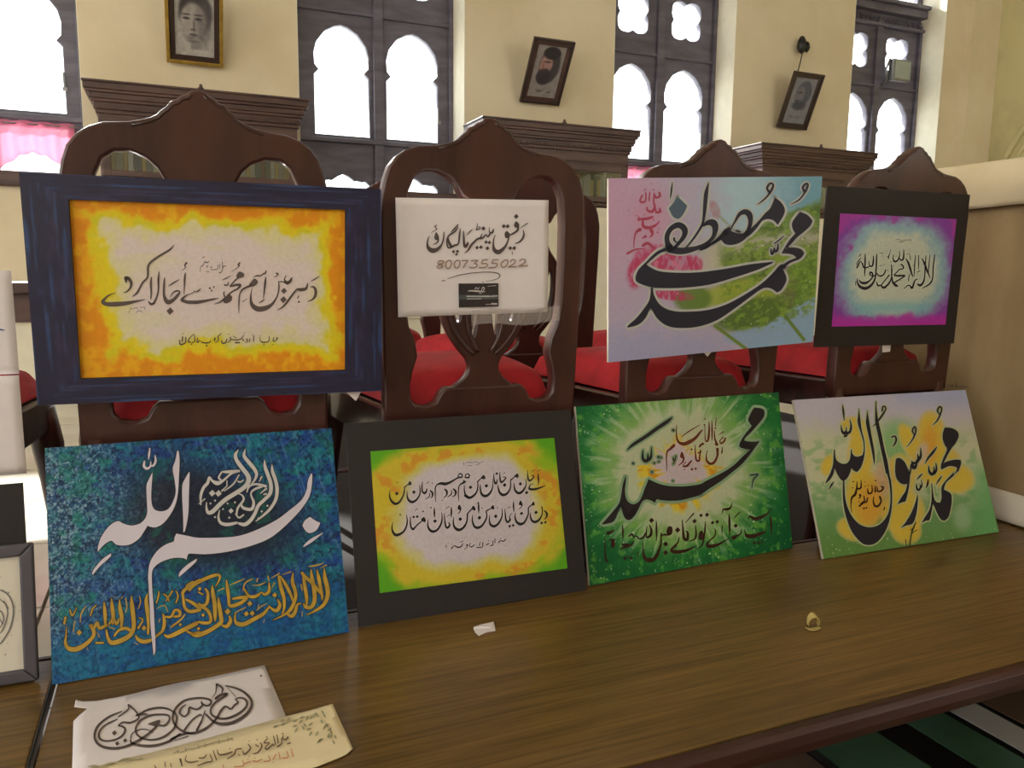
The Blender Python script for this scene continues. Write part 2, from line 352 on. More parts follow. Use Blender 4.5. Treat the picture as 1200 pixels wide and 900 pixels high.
# ---------------------------------------------------------------- bookcases
BOOKCOL = [(206, 196, 170), (222, 214, 196), (88, 98, 86), (196, 160, 82), (120, 44, 36), (70, 76, 92), (180, 170, 140), (58, 74, 60), (210, 180, 110), (150, 120, 96)]
bookmats = [mat('book_cloth_%s' % n, c, 0.7, 0.1, (20, 20, 20)) for n, c in zip('abcdefghij', BOOKCOL)]
pages = mat('book_pages', (226, 216, 190), 0.9, 0.05, (4, 4, 200))
def make_bookcase(x0, label):
    e = thing('bookcase', label, 'bookcase', (x0, 6.0, 0), 0)
    Wd = 1.27; D = 0.39
    b = MB(); b.box(0, 0.03, 0, D, 0.08, 1.72); b.box(Wd-0.03, Wd, 0, D, 0.08, 1.72); b.box(0, Wd, D-0.02, D, 0.08, 1.72); b.box(0, Wd, 0.02, D, 0.08, 0.12)
    b.box(0.0, Wd, 0, D, 1.68, 1.72); b.box(0, Wd, 0, D, 1.36, 1.39); b.box(Wd/2-0.015, Wd/2+0.015, 0.02, D, 0.12, 1.68)
    b.build('body', M['cabwood'], e, bevel=0.004)
    c = MB()
    steps = [(1.72, 1.80, 0.0), (1.80, 1.825, 0.02), (1.825, 1.87, 0.035), (1.87, 1.89, 0.06), (1.89, 1.925, 0.075), (1.925, 1.945, 0.10), (1.945, 1.985, 0.12), (1.985, 2.0, 0.13)]
    for z0, z1, o in steps: c.box(-o*0.62, Wd+o*0.62, -o*0.5, D, z0, z1)
    c.build('cornice', M['cabwood'], e, bevel=0.004)
    MB().lathe([(0.010, 0), (0.022, 0.006), (0.010, 0.016), (0.012, 0.026), (0, 0.036)], (Wd/2, -0.045, 2.0), 10).build('finial', M['cabwood'], e)
    d = MB()
    for k in range(44): x = 0.0+k*Wd/43.5; d.box(x, x+0.014, -0.026, 0.0, 1.826, 1.845)
    d.build('dentil_band', M['cabwood'], e)
    MB().box(-0.02, Wd+0.02, -0.02, D, 0, 0.08).build('plinth', M['cabwood'], e, bevel=0.005)
    for s in (0, 1):
        a = 0.01+s*Wd/2; bb = a+Wd/2-0.02
        m = MB(); m.box(a, a+0.055, -0.02, 0, 1.40, 1.70); m.box(bb-0.055, bb, -0.02, 0, 1.40, 1.70); m.box(a+0.055, bb-0.055, -0.02, 0, 1.645, 1.70); m.box(a+0.055, bb-0.055, -0.02, 0, 1.40, 1.44)
        dr = m.build('door', M['cabwood'], e, bevel=0.004)
        MB().box(a+0.055, bb-0.055, -0.012, -0.009, 1.44, 1.645).build('glass_pane', M['cabglass'], dr)
        MB().box(bb-0.04 if s == 0 else a+0.02, bb-0.02 if s == 0 else a+0.04, -0.03, -0.02, 1.5, 1.56).build('escutcheon', M['gold'], dr)
        m = MB().box(a, bb, -0.02, 0, 0.14, 1.35); dr = m.build('lower_door', M['reveal'], e, bevel=0.004)
        MB().box(a+0.07, bb-0.07, -0.028, -0.02, 0.22, 1.27).build('raised_panel', M['reveal'], dr, bevel=0.004)
    return e
b1 = make_bookcase(-0.40, 'dark wooden bookcase with stepped cornice, under the gold-framed portrait')
b2 = copy_tree(b1); b2.location.x = 2.34; tag(b2, 'dark wooden bookcase under the tilted portrait of a bearded man')
b3 = copy_tree(b1); b3.location.x = 5.04; tag(b3, 'dark wooden bookcase farthest right, under the smallest tilted portrait')
BN = ('pale cream', 'off-white', 'grey-green', 'ochre', 'dark red', 'slate blue', 'buff', 'dark green', 'yellow', 'tan')
def book_at(x, y, z, t, h, d, mi, which, lean=0):
    e = empty('book', (x, y, z)); e.rotation_euler = (0, lean, 0)
    tag(e, '%s book on the top shelf of the %s bookcase' % (BN[mi], which), 'book', '%s books in the %s bookcase' % (BN[mi], which))
    MB().box(0, 0.003, 0, d, 0, h).box(t-0.003, t, 0, d, 0, h).box(0, t, 0, 0.003, 0, h).build('cover', bookmats[mi], e)
    MB().box(0.003, t-0.003, 0.003, d-0.004, 0.004, h-0.004).build('pages', pages, e)
for bx, bw in ((-0.40, 'left'), (2.34, 'middle'), (5.04, 'right')):
    for s in (0, 1):
        x = bx+0.04+s*0.635
        while x < bx+0.565+s*0.635:
            t = random.uniform(0.022, 0.05); h = random.uniform(0.19, 0.265)
            book_at(x, 6.06+random.uniform(0, 0.03), 1.391, t, h, 0.18, random.randrange(10), bw); x += t+0.001

# ---------------------------------------------------------------- chairs
def recline(co):
    z = co.z; return Vector((co.x, co.y - 0.045*max(0, z-0.52) - 0.03*max(0, z-0.95), z))
def make_chair(label):
    e = thing('dining_chair', label, 'chair', group='carved chairs with red seats')
    outer = [(0.0, 1.036), (0.008, 1.034), (0.013, 1.029), (0.021, 1.0265), (0.026, 1.021), (0.035, 1.018), (0.040, 1.011), (0.048, 1.005), (0.053, 0.999), (0.062, 0.994), (0.075, 0.9895), (0.09, 0.9855), (0.125, 0.982), (0.142, 0.976), (0.158, 0.965), (0.170, 0.950), (0.177, 0.93), (0.182, 0.905), (0.183, 0.85), (0.181, 0.75), (0.179, 0.65), (0.177, 0.56), (0.177, 0.515)]
    outline = [(x, z) for x, z in outer] + [(-x, z) for x, z in reversed(outer[1:])]
    # big inner opening with the splat standing in it
    hole = [(0.03, 0.905), (0.045, 0.912), (0.055, 0.930), (0.070, 0.944), (0.092, 0.953), (0.115, 0.952), (0.133, 0.940), (0.144, 0.915), (0.148, 0.87), (0.149, 0.80), (0.148, 0.73), (0.142, 0.69), (0.131, 0.665), (0.127, 0.64), (0.135, 0.615), (0.140, 0.59), (0.138, 0.565), (0.128, 0.552), (0.105, 0.548), (0.087, 0.555), (0.078, 0.572), (0.070, 0.579)]
    holeo = hole + [(-x, z) for x, z in reversed(hole)]
    curve_mesh('back_frame', [outline, holeo], 0.014, 0.004, M['chairwood'], e, recline)
    sh = [(0.035, 0.912), (0.042, 0.885), (0.040, 0.865), (0.048, 0.84), (0.066, 0.815), (0.078, 0.785), (0.083, 0.75), (0.079, 0.715), (0.066, 0.68), (0.045, 0.650), (0.030, 0.632), (0.026, 0.615), (0.032, 0.600), (0.045, 0.588), (0.062, 0.577)]
    so = smooth(sh, 3); so = so + [(-x, z) for x, z in reversed(so)]
    def loop(cx, cz, a, b, t=0, n=18): return [(cx+a*cos(2*pi*k/n)*cos(t)-b*sin(2*pi*k/n)*sin(t), cz+a*cos(2*pi*k/n)*sin(t)+b*sin(2*pi*k/n)*cos(t)) for k in range(n)]
    holes = [loop(0.052, 0.745, 0.011, 0.052, -0.05), loop(-0.052, 0.745, 0.011, 0.052, 0.05), loop(0.018, 0.735, 0.009, 0.07, 0.05), loop(-0.018, 0.735, 0.009, 0.07, -0.05), loop(0, 0.848, 0.014, 0.026)]
    sp = curve_mesh('splat', [so]+holes, 0.009, 0.003, M['chairwood'], e, recline)
    rib = MB()
    for s in (-1, 1):
        rib.tube([recline(Vector((s*x, 0.0-0.010, z))) for x, z in smooth([(0.034, 0.90), (0.034, 0.86), (0.035, 0.80), (0.036, 0.74), (0.030, 0.68), (0.012, 0.645)], 4)], 0.0045, 5)
        rib.tube([recline(Vector((s*x, 0.0-0.010, z))) for x, z in smooth([(0.07, 0.80), (0.070, 0.75), (0.064, 0.70), (0.045, 0.665), (0.02, 0.64)], 4)], 0.004, 5)
    rib.build('carving', M['chairwood'], sp)
    # carved crest: a rolled bead following the top edge and a shell on the seat side
    cr = MB()
    for s in (-1, 1):
        cr.tube([recline(Vector((s*x, -0.0125, z-0.002))) for x, z in outer[1:12]], 0.0026, 5)
        cr.tube([recline(Vector((s*x, 0.016, z-0.010))) for x, z in outer[1:15]], 0.006, 5)
        for k in range(4): cr.tube([recline(Vector((s*0.004*k, 0.016, 0.955+0.004*k))), recline(Vector((s*(0.006+0.013*k), 0.02, 1.012-0.006*k)))], [0.003, 0.006], 5)
    cr.build('crest_carving', M['chairdark'], e)
    # legs
    for s in (-1, 1):
        MB().tube([(s*0.160, 0.0, 0.53), (s*0.160, 0.0, 0.40), (s*0.162, -0.002, 0.2), (s*0.164, -0.008, 0.0)], [0.019, 0.017, 0.014, 0.016], 8).build('leg', M['chairwood'], e)
        MB().tube([(s*0.190, 0.385, 0.52), (s*0.198, 0.395, 0.45), (s*0.202, 0.402, 0.38), (s*0.210, 0.396, 0.26), (s*0.202, 0.388, 0.12), (s*0.206, 0.396, 0.04), (s*0.212, 0.404, 0.0)], [0.026, 0.028, 0.022, 0.015, 0.012, 0.015, 0.022], 8).build('leg', M['chairwood'], e)
    r = MB(); pl = [(-0.163, 0.012), (0.163, 0.012), (0.210, 0.40), (0.185, 0.418), (-0.185, 0.418), (-0.210, 0.40)]
    r.prism(pl, 0.475, 0.545, 'z'); r.build('seat_rail', M['chairdark'], e, bevel=0.006)
    def cush(u, v):
        a = 2*u-1; b = v; hw = 0.152+0.050*b
        edge = (1-abs(a)**6)*(1-(abs(2*b-1))**6)
        return (a*hw, 0.020+0.385*b, 0.548+0.062*max(0, edge)**0.35+0.008*cos(a*1.4)*sin(pi*b))
    MB().grid(cush, 18, 18).build('seat_cushion', M['red'], e)
    st = MB().tube([(-0.172, 0.0, 0.20), (0.172, 0.0, 0.20)], 0.009, 6)
    st.build('stretcher', M['chairwood'], e)
    return e
CY = 1.32
chairs = [
 (0.503, CY, 0, 'carved wooden chair with the white lettered sheet taped to its back'),
 (0.046, CY, 0, 'carved wooden chair behind the blue-framed orange painting'),
 (0.975, CY, 0, 'carved wooden chair behind the pink and green painting'),
 (1.497, CY, 0.03, 'carved wooden chair behind the purple picture, at the right end of its row'),
 (-0.43, CY, 0, 'carved wooden chair at the left edge, behind the stacked white sheets'),
 (0.825, 1.84, 0, 'back-row carved wooden chair seen through the chair with the white sheet'),
 (0.56, 2.31, 0.0, 'carved wooden chair in the back row, seen between the two left-hand front chairs'),
 (1.36, 1.86, 0.05, 'carved wooden chair in the back row, behind the pink and green painting')]
ch0 = None
for i, (x, y, r, lab) in enumerate(chairs):
    if i == 0: ch0 = o = make_chair(lab)
    else: o = copy_tree(ch0)
    o.location = (x, y, 0.0014); o.scale.z = 1.023 if i == 3 else 1.0; o.rotation_euler = (0, 0, r); o['label'] = lab
    o['group'] = 'chairs of the front row' if i < 5 else 'chairs of the back row'

# ---------------------------------------------------------------- tables
ZT = 0.219
def make_table(x0, x1, label):
    e = thing('display_table', label, 'table', ((x0+x1)/2, 0.995, 0)); W = (x1-x0)/2; D = 0.275
    MB().box(-W+0.004, W-0.004, -D+0.008, D-0.008, ZT-0.028, ZT).build('table_top', M['table'], e, bevel=0.0015)
    ed = MB(); prof = [(-0.010, -0.033), (-0.013, -0.02), (-0.012, -0.006), (-0.006, 0.0002), (0.004, 0.0006), (0.010, -0.033)]
    ed.prism([(-D+a, ZT+b) for a, b in prof], -W, W, 'x'); ed.prism([(D-a, ZT+b) for a, b in reversed(prof)], -W, W, 'x')
    ed.build('edge_band', M['edge'], e, bevel=0.001)
    MB().box(-W+0.05, W-0.05, -D+0.04, -D+0.06, ZT-0.075, ZT-0.033).box(-W+0.05, W-0.05, D-0.06, D-0.04, ZT-0.075, ZT-0.033).box(-W+0.05, -W+0.07, -D+0.05, D-0.05, ZT-0.075, ZT-0.033).box(W-0.07, W-0.05, -D+0.05, D-0.05, ZT-0.075, ZT-0.033).build('apron', M['edge'], e)
    for sx_ in (-1, 1):
        for sy_ in (-1, 1):
            X = sx_*(W-0.045); Y = sy_*(D-0.035)
            MB().box(X-0.018, X+0.018, Y-0.018, Y+0.018, 0, ZT-0.030).build('leg', M['edge'], e, bevel=0.003)
    return e
make_table(-0.172, 1.775, 'low brown woodgrain table carrying the four front paintings')
make_table(-2.1, -0.1735, 'low brown woodgrain table at the left edge, under the grey framed print')
cb = MB().tube([(-0.176, 1.285, 0.2225), (-0.1745, 1.1, 0.2222), (-0.173, 0.9, 0.2222), (-0.171, 0.719, 0.2225), (-0.170, 0.700, 0.215), (-0.1695, 0.698, 0.0)], 0.0016, 6).build('cable', M['black_plastic'])
tag(cb, 'thin black cable running along the gap between the two tables', 'cable')
cp = MB().grid(lambda u, v: (-0.13+3.4*u, 1.30+4.2*v, 0.0012), 40, 40).build('pile', M['carpet'])  # dark sheet added over the floor as shade behind the table
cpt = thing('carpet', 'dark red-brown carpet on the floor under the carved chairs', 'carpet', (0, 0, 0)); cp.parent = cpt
# side table beyond the left gap
st = thing('side_table', 'dark wooden side table against the wall, seen left of the orange painting', 'table', (-0.60, 3.4, 0))
MB().box(-0.35, 0.35, -0.25, 0.25, 0.70, 0.735).build('table_top', M['cabwood'], st, bevel=0.005)
MB().box(-0.32, 0.32, -0.22, 0.22, 0.60, 0.70).build('apron', M['cabwood'], st)
for a in (-1, 1):
    for b in (-1, 1): MB().box(a*0.31-0.02, a*0.31+0.02, b*0.21-0.02, b*0.21+0.02, 0, 0.60).build('leg', M['cabwood'], st)

# ---------------------------------------------------------------- draped stand on the right
ds = thing('draped_stand', 'tall stand draped in beige cotton at the right end of the table', 'cloth stand', (1.79, 0.9, 0))
def drape(u, v):
    y = -0.75+1.52*u; z = 1.045-1.03*v
    return (0.012+0.010*sin(y*7+2*v)*v+0.006*sin(y*17+1)*v + 0.02*v*(1-v), y, z)
MB().grid(drape, 60, 24).build('side_drape', M['cloth'], ds, solid=0.003)
MB().grid(lambda u, v: (0.012+0.55*u, 0.77+0.008*sin(u*12)*v, 1.045-1.03*v), 24, 16).build('end_drape', M['cloth'], ds, solid=0.003)
MB().box(0.02, 0.56, -0.73, 0.755, 1.0, 1.046).build('top_board', M['cloth2'], ds)
def val(u, v):
    y = -0.78+1.57*u; sag = 0.012*sin(y*6)+0.006*sin(y*15)
    if v < 0.45: t = v/0.45; return (0.4-0.41*t, y, 1.056)
    t = (v-0.45)/0.55; return (-0.012-0.016*sin(t*pi)*(1+0.4*sin(y*9)), y, 1.056-(0.098+sag)*t)
MB().grid(val, 60, 20).build('valance', M['cloth2'], ds, solid=0.002)
def hemf(u, v):
    y = -0.60+1.0*u; return (-0.006-0.02*v+0.004*sin(y*20), y, 0.29-0.065*v)
MB().grid(hemf, 30, 4).build('hem_strip', M['hem'], ds, solid=0.003)
MB().tube([(0.0, 0.235, 0.24), (0.0, 0.225, 0.95)], 0.002, 5).build('seam', M['inkred'], ds)

# ---------------------------------------------------------------- things on the wall
def vnoise(x, y, s=0):
    xi = np.floor(x).astype(int); yi = np.floor(y).astype(int); xf = x-xi; yf = y-yi
    def h(a, b):
        n = (a*374761393 + b*668265263 + s*974711) & 0x7fffffff; n = ((n ^ (n >> 13))*1274126177) & 0x7fffffff; return ((n ^ (n >> 16)) & 0xffff)/65535.0
    u = xf*xf*(3-2*xf); v = yf*yf*(3-2*yf)
    return (h(xi, yi)*(1-u)+h(xi+1, yi)*u)*(1-v)+(h(xi, yi+1)*(1-u)+h(xi+1, yi+1)*u)*v
def fbm(x, y, s=0, o=4):
    r = 0; a = 0.5
    for k in range(o): r = r+a*vnoise(x*2**k, y*2**k, s+k*17); a *= 0.5
    return r/(1-0.5**o)
def sstep(a, b, x): t = np.clip((x-a)/(b-a), 0, 1); return t*t*(3-2*t)
def mixc(c, d, t): t = np.asarray(t)[..., None]; return c*(1-t)+np.array(d, float)*t
def project(P):
    d = P - np.array(CAMP); R_ = np.array([RT, UP, fw]); q = d@R_.T
    return 600+FPX*q[:, 0]/q[:, 2], 450-FPX*q[:, 1]/q[:, 2]
def painted(name, parent, x0, x1, z0, z1, yf, fn, nu, nv, m, local=False):
    """painted rectangle in the parent's x,z plane; fn gives sRGB 0-255 at the picture position"""
    X, Z = np.meshgrid(np.linspace(x0, x1, nu+1), np.linspace(z0, z1, nv+1)); X = X.ravel(); Z = Z.ravel()
    L_ = np.stack([X, np.full_like(X, yf), Z], 1)
    if local: c = fn((X-x0)/(x1-x0), (Z-z0)/(z1-z0))
    else:
        bpy.context.view_layer.update(); mw = np.array(parent.matrix_world); P = L_@mw[:3, :3].T+mw[:3, 3]; px, py = project(P); c = fn(px, py)
    c = np.clip(c, 0, 255)/255; c = np.where(c <= 0.04045, c/12.92, ((c+0.055)/1.055)**2.4)
    fs = [(j*(nu+1)+i, j*(nu+1)+i+1, (j+1)*(nu+1)+i+1, (j+1)*(nu+1)+i) for j in range(nv) for i in range(nu)]
    me = bpy.data.meshes.new(name); me.from_pydata(L_.tolist(), [], fs)
    a = me.color_attributes.new('paint', 'FLOAT_COLOR', 'POINT'); a.data.foreach_set('color', np.concatenate([c, np.ones((len(c), 1))], 1).astype(np.float32).ravel())
    me.materials.append(m); o = bpy.data.objects.new(name, me); COL.objects.link(o); o.parent = parent
    return o
M['print'] = paint_mat('printed_paper', 0.4, (60, 60, 60), 0.08, 0)
def G(u, v, cx, cy, a, b): return np.exp(-(((u-cx)/a)**2+((v-cy)/b)**2))
def E_(u, v, cx, cy, a, b, s=0.15): return 1-sstep(1-s, 1+s, np.sqrt(((u-cx)/a)**2+((v-cy)/b)**2))
def face1(u, v):
    c = np.zeros((len(u), 3))+np.array([182, 176, 168.]); n = fbm(u*9, v*12, 3)
    c = mixc(c, (70, 66, 66), E_(u, v, 0.53, 0.72, 0.42, 0.36))
    c = mixc(c, (172, 164, 156), E_(u, v, 0.47, 0.55, 0.33, 0.33))
    c = mixc(c, (112, 106, 104), 0.7*E_(u, v, 0.74, 0.55, 0.17, 0.34, 0.6)); c = mixc(c, (96, 90, 90), 0.6*E_(u, v, 0.50, 0.30, 0.2, 0.05, 0.8))
    c = mixc(c, (150, 144, 138), E_(u, v, 0.55, 0.16, 0.15, 0.16))        # neck
    c = mixc(c, (190, 184, 176), E_(u, v, 0.6, -0.02, 0.5, 0.13))
    for cx in (0.30, 0.60): c = mixc(c, (58, 54, 56), 0.9*E_(u, v, cx, 0.62, 0.085, 0.022, 0.4)); c = mixc(c, (60, 56, 56), 0.8*E_(u, v, cx, 0.685, 0.11, 0.014, 0.5))
    c = mixc(c, (110, 102, 98), 0.8*E_(u, v, 0.49, 0.50, 0.03, 0.10, 0.6)); c = mixc(c, (86, 78, 78), 0.8*E_(u, v, 0.47, 0.44, 0.07, 0.018, 0.5))
    c = mixc(c, (80, 70, 72), 0.85*E_(u, v, 0.47, 0.355, 0.10, 0.022, 0.4)); c = mixc(c, (96, 90, 88), 0.6*E_(u, v, 0.47, 0.24, 0.13, 0.02, 0.6))
    return c*(0.88+0.24*n[:, None])
def face2(u, v):
    c = np.zeros((len(u), 3))+np.array([158, 150, 146.])
    c = mixc(c, (70, 66, 68), E_(u, v, 0.55, 0.62, 0.36, 0.34)); c = mixc(c, (176, 138, 130), E_(u, v, 0.42, 0.64, 0.22, 0.19))
    c = mixc(c, (62, 56, 60), E_(u, v, 0.42, 0.40, 0.26, 0.16)); c = mixc(c, (84, 62, 62), 0.9*E_(u, v, 0.44, 0.69, 0.13, 0.02, 0.5)); c = mixc(c, (150, 96, 92), 0.8*E_(u, v, 0.33, 0.60, 0.04, 0.06, 0.5))
    c = mixc(c, (90, 66, 66), 0.9*E_(u, v, 0.36, 0.50, 0.09, 0.018, 0.5)); c = mixc(c, (50, 46, 50), E_(u, v, 0.55, 0.86, 0.30, 0.12))
    t = (np.abs(v-0.12) < 0.03)*(fbm(u*22, v*30, 5) > 0.5)*((u > 0.2) & (u < 0.8)); c = mixc(c, (90, 84, 84), t*0.8)
    return c*(0.9+0.2*fbm(u*12, v*14, 8)[:, None])
def face3(u, v):
    c = np.zeros((len(u), 3))+np.array([138, 138, 146.])
    c = mixc(c, (84, 88, 102), E_(u, v, 0.55, 0.66, 0.34, 0.28)); c = mixc(c, (116, 112, 122), E_(u, v, 0.42, 0.62, 0.2, 0.2)); c = mixc(c, (70, 72, 86), E_(u, v, 0.5, 0.40, 0.3, 0.1, 0.4))
    c = mixc(c, (60, 60, 74), 0.8*E_(u, v, 0.38, 0.68, 0.12, 0.02, 0.5)); c = mixc(c, (60, 60, 74), 0.8*E_(u, v, 0.36, 0.5, 0.1, 0.02, 0.5))
    t = (np.abs(v-0.14) < 0.03)*(fbm(u*20, v*30, 9) > 0.5)*((u > 0.25) & (u < 0.75)); c = mixc(c, (90, 90, 100), t*0.7)
    return c*(0.9+0.2*fbm(u*12, v*14, 12)[:, None])
def frame_parts(e, w, h, t, m, depth=0.02, z0=0.0, bev=0.003):
    """mitred frame bars around w x h, standing on z=0, centred on x"""
    b = MB()
    for (pa, pb, pc, pd) in (((-w/2, z0), (w/2, z0), (w/2-t, z0+t), (-w/2+t, z0+t)), ((-w/2, z0+h), (-w/2+t, z0+h-t), (w/2-t, z0+h-t), (w/2, z0+h)),
                             ((-w/2, z0), (-w/2+t, z0+t), (-w/2+t, z0+h-t), (-w/2, z0+h)), ((w/2, z0), (w/2, z0+h), (w/2-t, z0+h-t), (w/2-t, z0+t))):
        b.prism([pa, pb, pc, pd], -depth, 0.0, 'y')
    return b.build('frame', m, e, bevel=bev)
def portrait(loc, lean, w, h, fn, fm, inner, label, t1=0.025, t2=0.035):
    e = thing('framed_portrait', label, 'picture', loc); e.rotation_euler = (-lean, 0, 0); e.rotation_euler = (lean, 0, 0)
    frame_parts(e, w, h, t1, fm, 0.03)
    b = MB().box(-w/2+0.004, w/2-0.004, -0.004, 0.0, 0.004, h-0.004).build('backing', M['black'], e)
    f2 = MB(); a = t1
    b2_ = frame_parts(e, w-2*t1, h-2*t1, t2, inner, 0.018, t1); b2_.name = 'inner_frame'
    q = t1+t2
    painted('print', e, -w/2+q, w/2-q, q, h-q, -0.008, fn, 60, 84, M['print'], local=True)
    return e
portrait((0.22, 6.37, 2.255), radians(30), 0.377, 0.52, face1, M['gold'], M['darkframe'], 'gold-framed grey sketch portrait of a man, hanging above the left bookcase')
portrait((2.934, 6.37, 2.235), radians(33), 0.367, 0.532, face2, M['darkframe'], M['cabwood'], 'dark-framed tilted portrait of a bearded man in a dark headcloth', 0.02, 0.035)
portrait((5.664, 6.37, 2.244), radians(23.6), 0.368, 0.522, face3, M['darkframe'], M['darkframe'], 'small dark-framed faded portrait tilted below the black wall ornament', 0.02, 0.03)
hk = thing('wall_ornament', 'small dark three-lobed ornament on the wall above the faded portrait', 'ornament', (5.74, 6.385, 2.92))
MB().lathe([(0, 0), (0.03, 0.02), (0.045, 0.06), (0.04, 0.12), (0.02, 0.16), (0, 0.17)], (-0.02, -0.045, 0.02), 10).build('lobe', M['black_plastic'], hk)
MB().lathe([(0, 0), (0.02, 0.02), (0.03, 0.05), (0.022, 0.09), (0, 0.11)], (0.05, -0.04, 0.04), 10).build('lobe', M['black_plastic'], hk)
MB().tube([(0.0, -0.04, 0.05), (-0.01, -0.03, -0.04), (-0.02, -0.01, -0.14)], 0.006, 6).build('hook', M['black_plastic'], hk)
# flood light on the last window
lp = thing('flood_lamp', 'small square flood lamp on the mullion of the rightmost window', 'lamp', (7.27, 6.58, 2.99))
lamp = MB().box(-0.11, 0.15, -0.04, 0.03, -0.10, 0.12).build('housing', M['metal'], lp, bevel=0.01)
MB().box(-0.09, 0.13, -0.046, -0.04, -0.08, 0.10).build('lens', mat('lamp_lens', (170, 180, 172), 0.2, 0.05), lp)
MB().tube([(-0.12, 0.0, 0.12), (-0.15, 0.02, 0.02), (-0.12, 0.03, -0.10), (-0.10, 0.12, -0.13)], 0.012, 6).build('bracket', M['metal'], lp)
# small scribbled writing on the drape

# ---------------------------------------------------------------- paintings: boards, colours, lettering
def board_obj(name, c, yaw, lean, roll, label, cat='painting', kind=None):
    """c = centre of the front plane; local x right, z up the board, front plane y=0 facing -y"""
    yaw, lean, roll = map(radians, (yaw, lean, roll))
    u = Vector((cos(yaw), sin(yaw), 0)); n = Vector((-sin(yaw), cos(yaw), 0)); v = sin(lean)*n + cos(lean)*Vector((0, 0, 1))
    u2 = cos(roll)*u + sin(roll)*v; v2 = -sin(roll)*u + cos(roll)*v; n2 = v2.cross(u2)
    e = empty(name); tag(e, label, cat)
    e.matrix_world = Matrix(((u2.x, n2.x, v2.x, c[0]), (u2.y, n2.y, v2.y, c[1]), (u2.z, n2.z, v2.z, c[2]), (0, 0, 0, 1)))
    return e
def px2l(e, x, y, yf=0.0):
    mw = e.matrix_world; inv = mw.inverted(); o = inv @ CAMP; d = inv.to_3x3() @ ray(x, y); t = (yf-o.y)/d.y; p = o + d*t
    return p.x, p.z
WK = 1.15
def soften(pts):
    """round the gentle corners of a traced outline and keep the sharp ones"""
    n = len(pts); P = [np.array(p, float) for p in pts]; sharp = []
    for i in range(n):
        a = P[i]-P[i-1]; b = P[(i+1) % n]-P[i]; q = np.hypot(*a)*np.hypot(*b) or 1
        sharp.append(np.dot(a, b)/q < 0.55)
    out = []
    for i in range(n):
        p1, p2 = P[i], P[(i+1) % n]; p0 = p1 if sharp[i] else P[i-1]; p3 = p2 if sharp[(i+1) % n] else P[(i+2) % n]
        for k in range(4):
            t = k/4; out.append(tuple(0.5*((2*p1)+(p2-p0)*t+(2*p0-5*p1+4*p2-p3)*t*t+(3*p1-p0-3*p2+p3)*t**3)))
    return out
class Letters:
    """pen strokes given as x,y,width at a picture scale, laid on a flat sheet"""
    def __init__(s, conv): s.conv = conv; s.mb = {}; s.k = WK
    def parse(s, text, halo=None, hw=0):
        ox, oy, sc = 0, 0, 1; cur = 'ink'
        for ln in text.strip().splitlines():
            ln = ln.strip()
            if not ln: continue
            if ln[0] == '@': a = ln[1:].split(','); ox, oy, sc = float(a[0]), float(a[1]), float(a[2]); continue
            if ln[0] == 'c': cur = ln.split()[1]; continue
            if ln[0] in 'pq':
                pts = []; x0, y0, k = ox, oy, sc
                for t in ln[1:].split():
                    if t[0] == '@': a = t[1:].split(','); x0, y0, k = float(a[0]), float(a[1]), float(a[2])
                    else: a = t.split(','); pts.append((x0+float(a[0])/k, y0+float(a[1])/k))
                pts = smooth(pts, 4, True) if ln[0] == 'q' else soften(pts)
                s.poly(cur, pts)
                if halo: s.stroke(halo, [(x, y, hw*1.5) for x, y in pts+[pts[0]]], 1)
                continue
            for part in ln.split(';'):
                part = part.strip()
                if not part: continue
                if part[0] == '.':
                    for t in part[1:].split():
                        x, y, d = map(float, t.split(',')); x = ox+x/sc; y = oy+y/sc; d = d/sc*0.62
                        s.poly(cur, [(x-d*0.95, y-d*0.05), (x+d*0.1, y-d), (x+d*0.95, y+d*0.05), (x-d*0.1, y+d)])
                        if halo: s.stroke(halo, [(x-d*.5, y, d+hw), (x+d*.5, y, d+hw)], 1)
                    continue
                pts = []; w = 8
                for t in part.split():
                    a = t.split(',')
                    if len(a) > 2: w = float(a[2])
                    pts.append((ox+float(a[0])/sc, oy+float(a[1])/sc, w*s.k/sc))
                s.stroke(cur, pts)
                if halo: s.stroke(halo, [(x, y, ww+hw) for x, y, ww in pts])
    def poly(s, g, pts):
        m = s.mb.setdefault(g, [[], []]); o = len(m[0]); m[0] += pts
        for t in tessellate_polygon([[Vector((x, y, 0)) for x, y in pts]]): m[1].append(tuple(o+i for i in t))
    def stroke(s, g, pts, n=4):
        m = s.mb.setdefault(g, [[], []])
        P = smooth(pts, n) if len(pts) > 2 and n > 1 else pts
        P = [(p[0], p[1], max(p[2], 0.15)) for p in P]
        L = []; R = []
        for i, (x, y, w) in enumerate(P):
            a = P[max(i-1, 0)]; b = P[min(i+1, len(P)-1)]; dx, dy = b[0]-a[0], b[1]-a[1]; q = sqrt(dx*dx+dy*dy) or 1
            nx, ny = -dy/q*w/2, dx/q*w/2; L.append((x+nx, y+ny)); R.append((x-nx, y-ny))
        o = len(m[0]); n_ = len(P); m[0] += L+R
        for i in range(n_-1): m[1].append((o+i, o+i+1, o+n_+i+1, o+n_+i))
        for (x, y, w), sg in ((P[0], -1), (P[-1], 1)):      # round ends
            if w > 0.9:
                o = len(m[0]); m[0] += [(x+w/2*cos(2*pi*k/8), y+w/2*sin(2*pi*k/8)) for k in range(8)]; m[1].append(tuple(o+k for k in range(8)))
    def emit(s, e, y0, cols, names=None):
        """cols: list of (group, material) from the bottom layer up"""
        for k, (g, m) in enumerate(cols):
            if g not in s.mb: continue
            yf = y0-0.0004*(k+1); V, F = s.mb[g]
            vs = []
            for x, y in V: vs.append(s.conv(x, y, yf))
            me = bpy.data.meshes.new('lettering'); me.from_pydata(vs, [], F); me.materials.append(m)
            o = bpy.data.objects.new((names or {}).get(g, 'lettering'), me); COL.objects.link(o); o.parent = e
